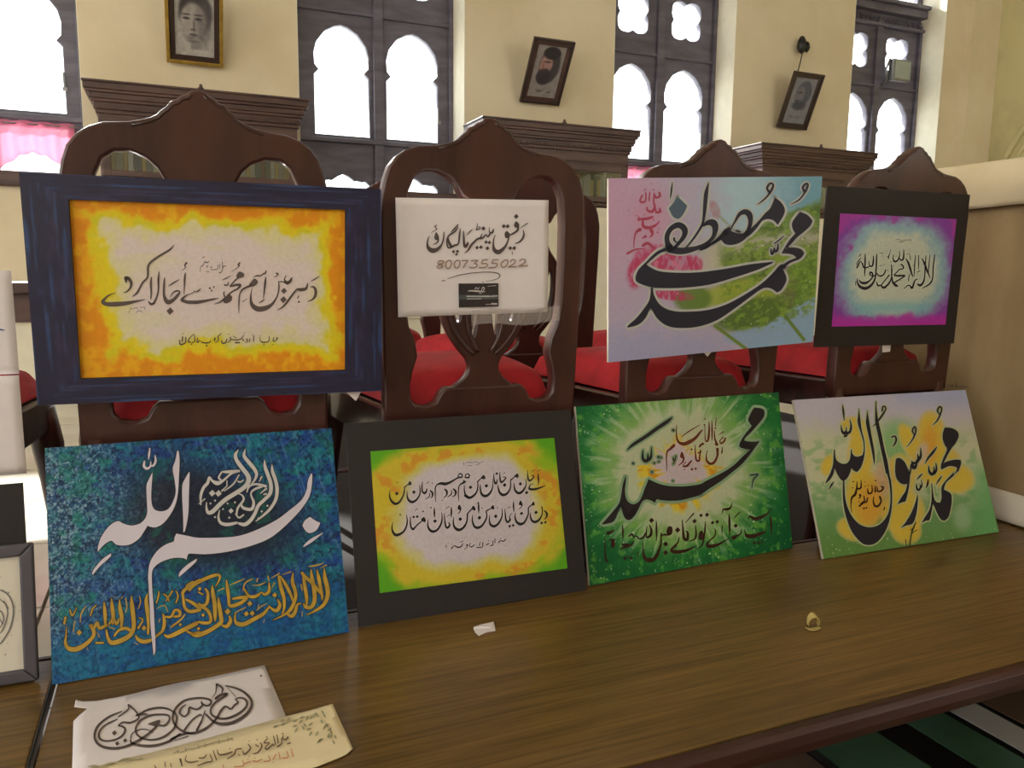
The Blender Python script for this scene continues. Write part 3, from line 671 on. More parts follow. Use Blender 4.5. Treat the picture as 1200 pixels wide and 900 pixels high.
def on_board(e): 
    def c(x, y, yf):
        a, b = px2l(e, x, y, yf); return (a, yf, b)
    return Letters(c)
M['paint'] = paint_mat('acrylic_paint', 0.55, (170, 170, 170), 0.045, 0.12, 0.3)
M['paint_thick'] = paint_mat('thick_acrylic_paint', 0.45, (150, 150, 150), 0.28, 0.5, 0.3)
M['mountblue'] = paint_mat('painted_mount', 0.4, (50, 50, 50), 0.15, 0.15)
L_white = mat('white_lettering_paint', (214, 206, 218), 0.5, 0.03); L_gold = mat('yellow_lettering_paint', (200, 162, 56), 0.45, 0.15, (60, 60, 60), 0.2)
L_cream = mat('cream_lettering_paint', (206, 202, 200), 0.5, 0.05)
L_dark = mat('dark_lettering_paint', (42, 42, 58), 0.5, 0.06); L_steel = mat('steel_blue_paint', (84, 104, 122), 0.5, 0.06)
L_black = mat('black_lettering_paint', (34, 28, 36), 0.5, 0.06); L_halo = mat('pale_outline_paint', (200, 202, 198), 0.6, 0.06)
L_brown = mat('brown_lettering_paint', (128, 62, 40), 0.5, 0.12, (60, 60, 60)); L_maroon = mat('maroon_lettering_paint', (62, 32, 22), 0.5, 0.12, (60, 60, 60))
L_rose = mat('rose_lettering_paint', (186, 76, 104), 0.5, 0.1); L_shadow = mat('dark_outline_paint', (36, 40, 48), 0.5, 0.1)
L_green = mat('deep_green_paint', (24, 62, 34), 0.5, 0.1); L_grey = mat('grey_lettering', (120, 114, 112), 0.6, 0.05)
L_lightgrey = mat('light_pencil', (150, 142, 138), 0.7, 0.05)

def col(n, c): return np.zeros((n, 3)) + np.array(c, float)
def f_orange(u, v):
    n = fbm(u*7, v*5, 21, 4); n2 = fbm(u*26, v*14, 5, 3); n3 = fbm(u*12, v*9, 33, 3)
    d = np.minimum(np.minimum(u/1.05, (1-u)*1.15), np.minimum((1-v)*0.82, v*0.66)) + (n-0.5)*0.13 + (n2-0.5)*0.07 - 0.06*np.exp(-((u+v*1.1)/0.30)**2)
    c = col(len(u), (228, 146, 20)); c = mixc(c, (238, 172, 26), sstep(0.4, 0.65, n2)); c = mixc(c, (230, 140, 24), 0.7*sstep(0.55, 0.7, n3)); c = mixc(c, (226, 204, 30), sstep(0.04, 0.085, d)); c = mixc(c, (204, 200, 40), 0.6*sstep(0.06, 0.1, d)*sstep(0.45, 0.6, n3))
    c = mixc(c, (218, 208, 150), sstep(0.095, 0.13, d)); c = mixc(c, (220, 203, 198), sstep(0.12, 0.19, d))
    return mixc(c, (216, 208, 168), 0.6*sstep(0.48, 0.7, fbm(u*4, v*12, 9))*sstep(0.12, 0.15, d)*(1-sstep(0.24, 0.36, d)))
def f_navy(u, v):
    s = np.where((v < 0.12) | (v > 0.90), fbm(u*5, v*120, 3), fbm(u*120, v*5, 4))
    c = col(len(u), (38, 36, 66)); c = mixc(c, (52, 84, 132), sstep(0.58, 0.80, s)); return mixc(c, (70, 46, 76), 0.5*sstep(0.5, 0.7, fbm(u*6, v*6, 8)))
def f_purple(u, v):
    n = fbm(u*9, v*8, 31, 4)-0.5; n2 = fbm(u*30, v*26, 35, 3)-0.5; r = (np.abs((u-0.5)/0.5)**2.3+np.abs((v-0.48)/0.52)**2.3)**(1/2.3)+n*0.16+n2*0.12
    c = col(len(u), (204, 212, 196)); c = mixc(c, (150, 186, 200), sstep(0.62, 0.86, r)); c = mixc(c, (146, 132, 186), sstep(0.82, 0.98, r)); c = mixc(c, (140, 70, 172), sstep(0.92, 1.12, r)); c = mixc(c, (178, 66, 170), 0.8*sstep(1.1, 1.3, r+n))
    c = mixc(c, (120, 188, 204), 0.6*np.exp(-((v-0.17)/0.06)**2)*sstep(0.12, 0.25, u)*(1-sstep(0.75, 0.88, u)))
    return mixc(c, (192, 52, 178), 0.9*sstep(0.13, 0.05, v+n*0.1)+0*u)
def f_yg(u, v):
    n = fbm(u*7, v*6, 41, 4); n2 = fbm(u*16, v*14, 43, 3)
    r = (np.abs((u-0.5)/0.5)**2.6+np.abs((v-0.5)/0.5)**2.6)**(1/2.6)+(n-0.5)*0.25
    c = col(len(u), (204, 194, 200)); c = mixc(c, (204, 196, 120), sstep(0.66, 0.80, r)); c = mixc(c, (206, 184, 50), sstep(0.76, 0.88, r))
    c = mixc(c, (210, 146, 46), 0.9*sstep(0.5, 0.62, n2)*sstep(0.78, 0.9, r)*(1-sstep(1.0, 1.1, r)))
    c = mixc(c, (150, 186, 30), sstep(0.92, 1.04, r)*sstep(0.35, 0.6, fbm(u*5, v*5, 47))); return mixc(c, (92, 168, 30), sstep(1.04, 1.2, r))
def B_(x, y, cx, cy, a, b, t=0, s=0.25):
    dx, dy = x-cx, y-cy; X = dx*cos(t)+dy*sin(t); Y = -dx*sin(t)+dy*cos(t); return 1-sstep(1-s, 1+s, np.sqrt((X/a)**2+(Y/b)**2))
def specks(x, y, s, th=0.90, k=1.1): return sstep(th, th+0.04, vnoise(x*k, y*k, s))
def f_pink(x, y):
    n = fbm(x/14, y/11, 51, 4); n2 = fbm(x/5, y/5, 52, 3)
    c = col(len(x), (190, 178, 204)); c = mixc(c, (206, 160, 190), (1-sstep(712, 800, x))*(1-sstep(250, 400, y))*0.8); c = mixc(c, (164, 168, 206), 0.7*sstep(370, 415, y+(n-0.5)*30)*(1-sstep(800, 900, x)))
    c = mixc(c, (176, 206, 220), sstep(800, 870, x+(n-0.5)*40)*(1-sstep(250, 320, y))); c = mixc(c, (118, 168, 190), 0.9*sstep(880, 950, x+(n-.5)*30)*(1-sstep(235, 268, y)))
    c = mixc(c, (200, 196, 176), sstep(805, 840, x)*sstep(272, 292, y+(n-0.5)*8)*(1-sstep(318, 330, y)))
    # leaf
    edge = 268-0.42*(x-880)+ (n-0.5)*16
    g = sstep(835, 862, x)*sstep(-5, 5, y-edge)*(1-sstep(380, 392, y-0.0*x+(x-900)*0.42*(x > 900)))
    band = np.exp(-((y-(283-0.10*(x-900)))/9)**2)
    c = mixc(c, (116, 142, 64), g*(0.7+0.3*n2)); c = mixc(c, (84, 112, 52), g*sstep(0.5, 0.62, n)*0.8); c = mixc(c, (196, 192, 176), np.clip(band, 0, 1)*g*0.9)
    c = mixc(c, (168, 182, 70), B_(x, y, 872, 342, 62, 14, -0.18)*0.85); c = mixc(c, (104, 134, 60), B_(x, y, 812, 350, 22, 16)*0.9); c = mixc(c, (176, 188, 96), B_(x, y, 915, 305, 18, 14)*0.7)
    c = mixc(c, (92, 118, 58), B_(x, y, 880, 368, 44, 18, -0.2)*0.9); c = mixc(c, (110, 150, 60), B_(x, y, 940, 330, 24, 34)*0.7); c = mixc(c, (120, 110, 90), B_(x, y, 925, 338, 8, 22)*0.6)
    bl = sstep(-4, 4, (x-905)*0.9-(375-y)*0.9)*sstep(-3, 3, (y-345)-(960-x)*0.55); c = mixc(c, (150, 182, 214), bl)
    c = mixc(c, (150, 178, 210), B_(x, y, 890, 393, 40, 10, -0.1)*0.9)
    for ax, ay, bx, by in ((908, 355, 942, 398), (838, 382, 876, 410)):
        t = np.clip(((x-ax)*(bx-ax)+(y-ay)*(by-ay))/((bx-ax)**2+(by-ay)**2), 0, 1); dd = np.hypot(x-ax-t*(bx-ax), y-ay-t*(by-ay)); c = mixc(c, (112, 138, 60), 1-sstep(1.2, 2.6, dd))
    c = mixc(c, (140, 172, 70), 0.75*g*sstep(0.5, 0.62, fbm(x/7+y/9, y/5, 58))); c = mixc(c, (96, 124, 52), 0.5*g*sstep(0.54, 0.64, fbm(x/5, y/4, 59)))
    # roses
    for q in ((765, 300, 22, 13, -0.2), (790, 308, 30, 11, 0), (748, 318, 12, 20, 0.3), (815, 310, 8, 10, 0), (788, 346, 24, 6, 0.1)):
        c = mixc(c, (196, 74, 112), B_(x, y, *q)*(0.35+0.65*sstep(0.35, 0.6, fbm(x/3.2, y/7, 56))))
    c = mixc(c, (222, 130, 160), B_(x, y, 780, 312, 24, 8)*0.7*sstep(0.45, 0.6, n2)); c = mixc(c, (178, 90, 92), B_(x, y, 838, 246, 5.5, 11, -0.35)*0.55*(0.4+0.6*n2)); c = mixc(c, (150, 160, 120), 0.6*B_(x, y, 848, 258, 8, 1.6, 0.75))
    c = mixc(c, (214, 150, 178), 0.5*B_(x, y, 765, 255, 26, 34, 0, 0.6))
    c = mixc(c, (236, 236, 226), 0.8*specks(x, y, 55, 0.93, 0.7)*sstep(0.2, 0.6, g+B_(x, y, 812, 350, 22, 16))); return mixc(c, (70, 60, 90), 0.5*specks(x, y, 57, 0.965, 0.55)*(1-sstep(780, 800, x)))
def f_green(x, y):
    dx, dy = x-797, (y-550)*1.05; r = np.hypot(dx, dy); th = np.arctan2(dy, dx); n = fbm(x/10, y/10, 61, 4); st = fbm(th*7+20, r/70, 62, 3)
    rr = r+(n-0.5)*16+(st-0.5)*30; f2 = fbm(th*22+5, r/30, 68, 3)
    c = col(len(x), (206, 190, 198)); c = mixc(c, (232, 206, 60), sstep(24, 34, rr)); c = mixc(c, (222, 146, 30), 0.8*sstep(28, 36, rr)*(1-sstep(44, 52, rr))*sstep(0.45, 0.6, fbm(x/12, y/12, 63)))
    c = mixc(c, (196, 204, 168), sstep(40, 52, rr+14*(y < 545))); c = mixc(c, (134, 180, 104), sstep(60, 84, rr)); c = mixc(c, (34, 122, 58), sstep(82, 118, rr)); c = mixc(c, (16, 92, 52), 0.7*sstep(105, 150, rr+(n-.5)*40))
    c = mixc(c, (190, 206, 176), 0.6*sstep(0.52, 0.68, f2)*sstep(48, 60, r)*(1-sstep(95, 130, r))); c = mixc(c, (120, 184, 70), 0.6*sstep(0.6, 0.75, fbm(x/8, y/8, 64))*sstep(70, 90, r))
    return mixc(c, (226, 240, 214), 0.9*specks(x, y, 65, 0.915, 0.62)*sstep(70, 100, r))
def f_daff(x, y):
    n = fbm(x/12, y/9, 71, 4); s = (x-928)*0.02
    c = col(len(x), (196, 190, 206)); c = mixc(c, (168, 178, 214), 0.8*sstep(1010, 1080, x+(n-.5)*60)*(1-sstep(462, 486, y))); c = mixc(c, (200, 202, 168), sstep(482, 520, y+(n-0.5)*26))
    c = mixc(c, (150, 182, 130), 0.8*sstep(0.5, 0.66, n)*sstep(500, 530, y)); c = mixc(c, (140, 186, 124), B_(x, y, 1052, 518, 22, 24, 0, 0.6)); c = mixc(c, (112, 158, 100), sstep(560, 610, y+(n-0.5)*30)); c = mixc(c, (98, 140, 66), 0.8*sstep(600, 650, y+(n-0.5)*20))
    c = mixc(c, (108, 176, 108), 0.8*sstep(1120, 1160, x)*sstep(530, 560, y)); c = mixc(c, (176, 202, 166), 0.6*B_(x, y, 1128, 608, 10, 14, 0, .6))
    P = ((1009, 530, 14, 32, 0.1), (1000, 500, 14, 10, 0), (1092, 512, 15, 28, -0.1), (1098, 545, 26, 20, -0.3), (1118, 560, 22, 16, 0.2), (1068, 520, 9, 24, -0.5), (1012, 585, 20, 34, 0), (1055, 560, 16, 26, 0), (1058, 600, 24, 24, 0.2), (1000, 620, 18, 12, 0.3), (1062, 622, 16, 14, 0.2), (972, 545, 8, 12, 0.5))
    for q in P: c = mixc(c, (214, 192, 128), B_(x, y, q[0], q[1], q[2]+2.5, q[3]+2.5, q[4], 0.12)*0.7)
    for q in P: c = mixc(c, (220, 190, 66), B_(x, y, *q, 0.25)*0.9)
    c = mixc(c, (220, 160, 56), 0.75*B_(x, y, 1020, 590, 16, 26, 0, 0.5)); c = mixc(c, (222, 156, 60), 0.7*B_(x, y, 1090, 520, 8, 22, 0, 0.6)); c = mixc(c, (206, 150, 116), 0.6*B_(x, y, 1036, 560, 10, 22, 0, 0.6)); c = mixc(c, (206, 184, 176), 0.8*B_(x, y, 1080, 532, 7, 14, 0.3, 0.4))
    return mixc(c, (232, 240, 226), 0.9*specks(x, y, 75, 0.92, 0.6)*sstep(612, 630, y))
def f_blue(x, y):
    n = fbm(x/16, y/14, 81, 4); f = fbm(x/2.0, y/2.0, 82, 3); g = fbm((x+y)/2.6, (y-x)/16, 83, 3); g2 = fbm((x-0.3*y)/2.4, y/18, 89, 3)
    c = col(len(x), (20, 78, 128)); c = mixc(c, (20, 112, 132), sstep(0.45, 0.62, n)); c = mixc(c, (24, 66, 140), sstep(0.52, 0.68, fbm(x/24, y/14, 84)))
    dk = np.clip(B_(x, y, 262, 612, 88, 50, 0.1, 0.6)+B_(x, y, 200, 600, 56, 60, 0, 0.7)*0.7, 0, 1); c = mixc(c, (30, 32, 48), dk*0.92)
    lt = np.clip(1-sstep(50, 210, x+(n-0.5)*110+np.abs(y-600)*0.35), 0, 1)
    c = mixc(c, (40, 74, 92), 0.5*lt); c = mixc(c, (148, 178, 190), lt*sstep(0.46, 0.66, f)*0.85); c = mixc(c, (132, 170, 186), 0.6*sstep(0.60, 0.74, g)*(1-0.6*dk)*(0.35+0.65*lt)); c = mixc(c, (96, 140, 168), 0.55*sstep(0.6, 0.74, g2)*(1-dk))
    c = mixc(c, (8, 26, 58), 0.65*sstep(0.54, 0.68, fbm(x/3.2, y/3.2, 86))*(1-dk*.5)); c = mixc(c, (20, 124, 92), 0.4*sstep(0.6, 0.7, fbm(x/18, y/16, 88)))
    c = mixc(c, (16, 96, 150), 0.5*sstep(715, 770, y+(n-0.5)*30+0.18*(x-60))); return mixc(c, (200, 220, 228), 0.7*specks(x, y, 87, 0.88, 0.6)*(0.12+0.88*lt))

def slab(e, w, h, t, m, z0=None, y0=0.0, name='panel'):
    z0 = -h/2 if z0 is None else z0
    return MB().box(-w/2, w/2, y0, y0+t, z0, z0+h).build(name, m, e)
# --- upper row
eo = board_obj('framed_painting', (0.0623, 1.272, 0.7509), -2.55, -2.13, 0.12, 'orange and yellow lettered painting in a wide dark blue frame')
slab(eo, 0.486, 0.316, 0.006, M['black'], y0=0.003, name='backing')
q = [px2l(eo, *p, 0.0) for p in ((81, 234), (404, 246), (404, 433), (95, 443))]
def quadpaint(e, qd, y, fn, nu, nv, m, name='painted_panel'):
    """bilinear quad in the board plane painted by a function of (u,v)"""
    U, V = np.meshgrid(np.linspace(0, 1, nu+1), np.linspace(0, 1, nv+1)); U = U.ravel(); V = V.ravel(); TL, TR, BR, BL = [np.array(p) for p in qd]
    P = ((1-U)*V)[:, None]*TL+(U*V)[:, None]*TR+(U*(1-V))[:, None]*BR+((1-U)*(1-V))[:, None]*BL
    c = np.clip(fn(U, V), 0, 255)/255; c = np.where(c <= 0.04045, c/12.92, ((c+0.055)/1.055)**2.4)
    fs = [(j*(nu+1)+i, j*(nu+1)+i+1, (j+1)*(nu+1)+i+1, (j+1)*(nu+1)+i) for j in range(nv) for i in range(nu)]
    me = bpy.data.meshes.new(name); me.from_pydata([(p[0], y, p[1]) for p in P.tolist()], [], fs)
    a = me.color_attributes.new('paint', 'FLOAT_COLOR', 'POINT'); a.data.foreach_set('color', np.concatenate([c, np.ones((len(c), 1))], 1).astype(np.float32).ravel())
    me.materials.append(m); o = bpy.data.objects.new(name, me); COL.objects.link(o); o.parent = e; return o
quadpaint(eo, q, 0.0, f_orange, 240, 150, M['paint'])
Wf, Hf = 0.4901, 0.3201
oq = [(-Wf/2, Hf/2), (Wf/2, Hf/2), (Wf/2, -Hf/2), (-Wf/2, -Hf/2)]
def frame_bar(e, o1, o2, i2, i1, fn, t=0.008):
    m = MB().prism([o1, o2, i2, i1], -t+0.0005, 0.003); m.build('frame_bar', M['black'], e, bevel=0.001)
    quadpaint(e, [o1, o2, i2, i1], -t, fn, 60, 24, M['mountblue'], 'painted_face')
fb = lambda u, v: f_navy(u, v*0.1); fs_ = lambda u, v: f_navy(u*1.0, v*0.1)
def navy_bar(u, v): 
    s = fbm(u*4, v*14, 3, 4); c = col(len(u), (30, 29, 58)); c = mixc(c, (44, 74, 122), 0.9*sstep(0.55, 0.78, s)); return mixc(c, (62, 44, 74), 0.5*sstep(0.5, 0.7, fbm(u*6, v*3, 8)))
frame_bar(eo, oq[0], oq[1], q[1], q[0], navy_bar); frame_bar(eo, oq[3], oq[0], q[0], q[3], navy_bar); frame_bar(eo, oq[1], oq[2], q[2], q[1], navy_bar); frame_bar(eo, oq[2], oq[3], q[3], q[2], navy_bar)

es = board_obj('lettered_sheet', (0.4726, 1.274, 0.8090), -2.75, -2.89, 1.5, 'white sheet with black lettering and a small dark card, taped to a chair', 'sign')
def sheetf(u, v): return (-0.1335+0.267*u, 0.0015*sin(u*4)*(1-v)-0.001*sin(v*3), -0.0965+0.193*v)
MB().grid(sheetf, 24, 16).build('paper_sheet', M['white'], es, solid=0.0008)
ep = board_obj('painting', (0.9701, 1.266, 0.8013), -1.52, -3.23, 3.48, 'pink, blue and green rose painting under big dark lettering, upper row')
slab(ep, 0.4782, 0.3327, 0.006, M['boardedge'], y0=0.0004)
painted('painted_face', ep, -0.2391, 0.2391, -0.16635, 0.16635, 0.0, f_pink, 320, 220, M['paint'])
eu = board_obj('mounted_print', (1.4408, 1.274, 0.8025), -2.02, -1.46, 0.02, 'small purple and white lettered print on a black mount, upper right', 'painting')
slab(eu, 0.3981, 0.3316, 0.005, M['black'], name='mount')
quadpaint(eu, [px2l(eu, *p, -0.0008) for p in ((984.5, 250), (1121, 256.7), (1108, 380.3), (974.7, 382.8))], -0.0008, f_purple, 130, 120, M['paint'])
# --- lower row, leaning on the table
def standing(name, X, Y, yaw, lean, w, h, label):
    y, l = radians(yaw), radians(lean); u = Vector((cos(y), sin(y), 0)); n = Vector((-sin(y), cos(y), 0)); v = sin(l)*n+cos(l)*Vector((0, 0, 1))
    c = Vector((X, Y, ZT+0.0022))+u*w/2+v*h/2
    return board_obj(name, c, yaw, lean, 0, label)
LOW = {}
e1 = standing('painting', -0.1735, 1.1748, 1.78, 18.04, 0.4063, 0.3242, 'deep blue painting with white and gold lettering, left on the table')
slab(e1, 0.4063, 0.3242, 0.006, M['boardedge'], y0=0.0004); painted('painted_face', e1, -0.2031, 0.2031, -0.1621, 0.1621, 0.0, f_blue, 340, 270, M['paint_thick'])
e2 = standing('mounted_print', 0.2508, 1.1999, -0.11, 13.66, 0.4108, 0.3258, 'green and yellow print with two lines of lettering on a black mount')
slab(e2, 0.4108, 0.3258, 0.005, M['black'], name='mount')
quadpaint(e2, [px2l(e2, *p, -0.0008) for p in ((434, 529), (649.5, 513), (665, 666), (445, 695))], -0.0008, f_yg, 220, 160, M['paint'])
e3 = standing('painting', 0.6767, 1.2142, 3.02, 11.39, 0.4959, 0.3269, 'green speckled painting with a yellow glow and a large black word, lower row')
slab(e3, 0.4959, 0.3269, 0.006, M['boardedge'], y0=0.0004); painted('painted_face', e3, -0.24795, 0.24795, -0.16345, 0.16345, 0.0, f_green, 330, 220, M['paint'])
e4 = standing('painting', 1.1831, 1.1646, -1.32, 20.35, 0.5008, 0.3272, 'pale green yellow-daffodil painting with black lettering, right end of the table')
slab(e4, 0.5008, 0.3272, 0.006, M['boardedge'], y0=0.0004); painted('painted_face', e4, -0.2504, 0.2504, -0.1636, 0.1636, 0.0, f_daff, 320, 210, M['paint'])
# --- left edge
TABS = True
el = standing('framed_print', -0.462, 1.203, 0, 10, 0.270, 0.188, 'grey framed pencil drawing of a round design, at the left edge of the picture')
el['category'] = 'picture'
frb = frame_parts(el, 0.270, 0.188, 0.017, mat('grey_frame', (84, 80, 88), 0.5, 0.1), 0.012, -0.094); frb.location.y = 0.0
slab(el, 0.262, 0.18, 0.004, M['pencil_paper'], y0=-0.004, name='print')
ek = standing('mount_board', -0.61, 1.222, 0, 5, 0.408, 0.268, 'plain black board standing behind the grey framed drawing at the left edge'); ek['category'] = 'board'
slab(ek, 0.408, 0.268, 0.005, M['black'])
for z0, z1, lab in ((0.496, 0.636, 'lower blank white sheet at the left edge, above the black board'), (0.6375, 0.779, 'upper white sheet with a blue mark at the left edge')):
    ew = board_obj('paper_sheet', (-0.305, 1.268, (z0+z1)/2), 0, -2, 0, lab, 'paper')
    MB().grid(lambda u, v: (-0.105+0.21*u, 0.001*sin(u*5), (z1-z0)*(v-0.5)), 16, 10).build('sheet', M['white'], ew, solid=0.001)
    if z0 > 0.6:
        LL = on_board(ew); LL.parse('@0,0,1\n-6,386,3 -1,386,2 5,387,1'); LL.emit(ew, -0.002, [('ink', mat('blue_ink', (60, 90, 140), 0.6))])

# ---------------------------------------------------------------- lettering, traced as pen strokes
T_ORANGE = '''
@110,280,8.571
325,395,40 350,400,30 375,440,24 365,490,18 330,530,12 295,540,4; 322,432,16 325,395,26
215,540,4 150,565,12 110,600,18 90,632,34 130,655,36 220,655,42 330,645,34 430,625,20 515,608,5
805,62,6 760,110,16 650,175,18 570,235,20 545,280,20 543,340,18 535,390,16 490,440,18 462,490,16 430,545,18 385,578,5
578,385,10 572,450,20 575,530,14 572,605,8
655,325,6 648,400,18 648,500,14 632,580,12 605,640,20; 550,632,12 575,655,22 605,645,20
710,390,8 705,450,18 703,550,20 720,610,34 750,635,42 800,610,28 845,560,22 862,530,12 830,522,16 790,545,10 768,585,6; 745,475,4 800,440,12 860,408,4
. 765,725,62
918,345,10 912,400,18 910,470,12 905,560,5; 930,240,16 912,265,12 920,288,8 880,318,4
1075,498,4 1050,520,14 1030,530,8 1010,528,10 985,545,6 930,565,10 890,600,24 890,618,28 950,635,30 1040,635,32 1130,620,22 1200,605,16 1255,595,5
. 1165,495,22 1182,520,18 1204,482,18
c fine
350,745,4 370,690,4 380,710,5; 390,705,5 430,690,5 440,710,5; 420,740,4 460,720,6 490,740,4; 465,690,5 510,685,5 510,710,5
1075,270,5 1065,330,4; 1085,275,10 1110,240,6; 1105,225,5 1140,235,8 1160,225,5; 1110,180,8 1090,190,5
@240,280,8.571
0,235,8 25,240,8; 60,310,6 100,308,7 130,300,6 130,260,6; 150,250,6 150,300,6; 175,225,6 178,300,8 158,340,10 140,335,6; 178,300,5 190,275,8 215,270,6
. 25,275,18 65,285,16 35,330,14 20,330,10 175,205,8
c ink
350,240,14 335,262,16 345,275,8 265,330,4
q 345,328 395,350 385,382 345,392 315,378
345,385,14 310,410,12 270,455,12 255,478,12 310,463,22 357,465,24 330,500,16 290,520,14 255,545,14 230,575,22
q 178,602 200,590 232,560 272,575 268,620 215,648 185,630
205,600,12 190,545,12 200,525,5; 192,605,16 150,635,14 95,655,4
235,435,8 232,460,12 205,465,14 195,455,6; 260,368,4 215,395,10 172,415,4
615,315,6 608,345,14 590,348,12 575,360,10 555,370,12 525,368,12 500,375,6 490,390,6
q 468,428 500,398 532,425 520,458 480,478 445,465
470,468,20 420,485,18 375,512,16 350,560,12 343,640,12 342,750,4
612,385,8 605,440,18 598,520,14 588,600,5; 605,605,4 575,625,12 540,645,4; 425,600,4 380,630,8
740,430,6 745,470,12 738,540,12 715,600,14 670,660,26 610,695,42 540,705,46 490,680,40 465,635,26 463,560,12 475,500,6 485,475,4
815,370,8 800,410,12 830,440,28 860,422,26 872,392,12; 830,450,20 780,430,10 740,430,8
. 795,522,52 790,610,58
715,345,10 735,350,12 720,375,8 690,380,4
1060,485,6 1085,480,16 1110,505,24 1112,560,24 1085,605,16 1030,630,4; 1065,425,4 1110,400,10 1155,372,3
1033,445,8 1015,500,24 960,510,30 925,508,16 880,560,18 830,630,18 780,685,14 725,715,5; 945,570,8 932,595,10
. 945,632,22
@200,380,8.571
. 1068,140,18 937,205,14 900,118,10 820,105,10 585,100,12 360,215,18 740,88,10 120,98,12 210,200,16 1028,205,12
1075,140,8 1062,160,8; 1035,130,6 1030,170,9 1055,165,7; 990,125,7 985,170,9 960,180,10 920,180,12 900,160,7 893,130,6
835,115,9 832,175,7; 795,150,10 790,180,7; 765,150,12 770,172,9 750,190,5; 720,150,10 735,165,9
735,110,7 700,150,10 650,158,10 600,150,8; 650,185,12 690,185,12; 630,120,7 660,140,7; 600,130,9 597,165,9 570,185,6; 565,150,9 550,185,12 520,190,12 510,165,9
505,95,7 475,125,9 480,160,9 450,185,7; 445,140,14 440,165,9; 400,165,7 390,182,10 350,187,12 312,180,9 310,165,6
270,140,9 265,180,9; 290,165,9 270,185,9; 240,110,7 240,170,9 215,185,9; 235,95,6 185,145,9 180,180,10 200,175,9; 150,130,9 150,180,10 120,200,12 95,200,12 88,160,9; 120,125,10 118,150,12 115,175,8
'''
T_SHEET = '''
@490,240,8.571
1055,250,6 1062,300,16 1045,345,18 1015,375,14 970,390,5; 1098,185,8 1060,210,8 1028,235,3
q 985,165 1014,195 1000,225 972,228 964,195
1005,215,18 998,255,18 960,285,18 930,300,14; 915,290,14 905,350,12 880,410,18 840,455,32 800,475,40 765,450,32 755,400,16 760,340,10 778,300,4
q 868,290 890,262 915,290 905,330 878,332
. 985,117,42 860,215,36 900,215,36 925,435,36 965,435,36
945,475,8 945,502,6
755,245,10 750,270,18 735,282,16 715,270,10 715,225,5; 722,290,14 700,320,14 680,300,10 660,322,14 640,335,18 600,340,14 565,370,16 530,410,18 500,460,12 465,485,4; 640,290,8 625,330,12 590,348,10
. 655,237,38 682,375,32 716,378,32 696,437,36 592,430,34 630,425,34
595,185,6 590,240,10 583,252,8 615,243,8 622,225,8 600,222,6
455,265,8 458,330,16 462,395,22 475,420,26 495,395,22 500,375,8; 545,245,4 515,275,10 485,305,3
425,235,6 415,300,16 410,370,14 395,400,16 370,405,16 345,420,16; 400,198,8 365,240,14 325,278,5; 400,228,8 365,270,14 305,312,14 302,350,18 318,395,24 338,420,22; 288,340,8 290,400,14 305,432,14 335,425,16
. 355,470,30 395,468,30 385,497,26
258,275,8 255,340,12 235,400,16 195,445,30 145,460,42 105,435,32 92,390,16 100,340,10 115,310,4
q 162,325 180,275 205,312 202,350 175,352
200,335,14 195,375,12 150,400,4; 185,205,8 168,220,10 185,245,8 130,280,4
c number
255,565,11 215,563,11 198,588,11 235,602,11 245,620,11 215,638,11 190,628,11 205,605,11 250,585,11 257,567,11
300,560,11 276,590 286,635 315,635 335,595 325,560 300,560; 387,558,11 363,590 372,630 400,632 420,590 412,560 387,558
440,562,11 500,560 475,592 455,632; 535,562,11 600,558 565,588 592,597 585,622 555,634 518,630
695,552,11 650,556; 650,556,11 638,590 680,590 697,608 670,630 612,632; 805,550,11 755,552; 755,552,11 740,586 782,588 795,605 770,628 712,633
870,555,11 835,590 845,625 875,622 900,585 895,555 870,555; 928,570,11 950,550 975,562 962,592 905,625; 905,625,11 985,622
1018,562,11 1050,545 1075,560 1060,590 1010,616; 1010,616,11 1100,612
c swoosh
235,765,6 268,760,9; 290,745,4 400,710,7 540,685,7 700,675,7 790,685,8 822,710,9 800,740,7 740,760,5 680,768,3; 640,774,4 660,776,5
'''
T_CARD = '''
c band
@530,320,20
p 150,515 1078,508 1078,610 150,620
c light
370,425,14 440,415,26 600,425,36 700,430,18 770,440,10; 345,545,26 600,545,22 880,545,26; 350,605,16 500,605,14 680,600,14; 920,545,24 1060,535,18
720,460,14 690,400,14 720,330,18 750,360,22 730,420,14; 530,380,14 560,340,16 600,370,18 640,330,10; 640,470,20 680,470,16; 830,310,8 1030,292,12; 780,735,10 900,735,10; 925,722,36 1035,722,36
'''
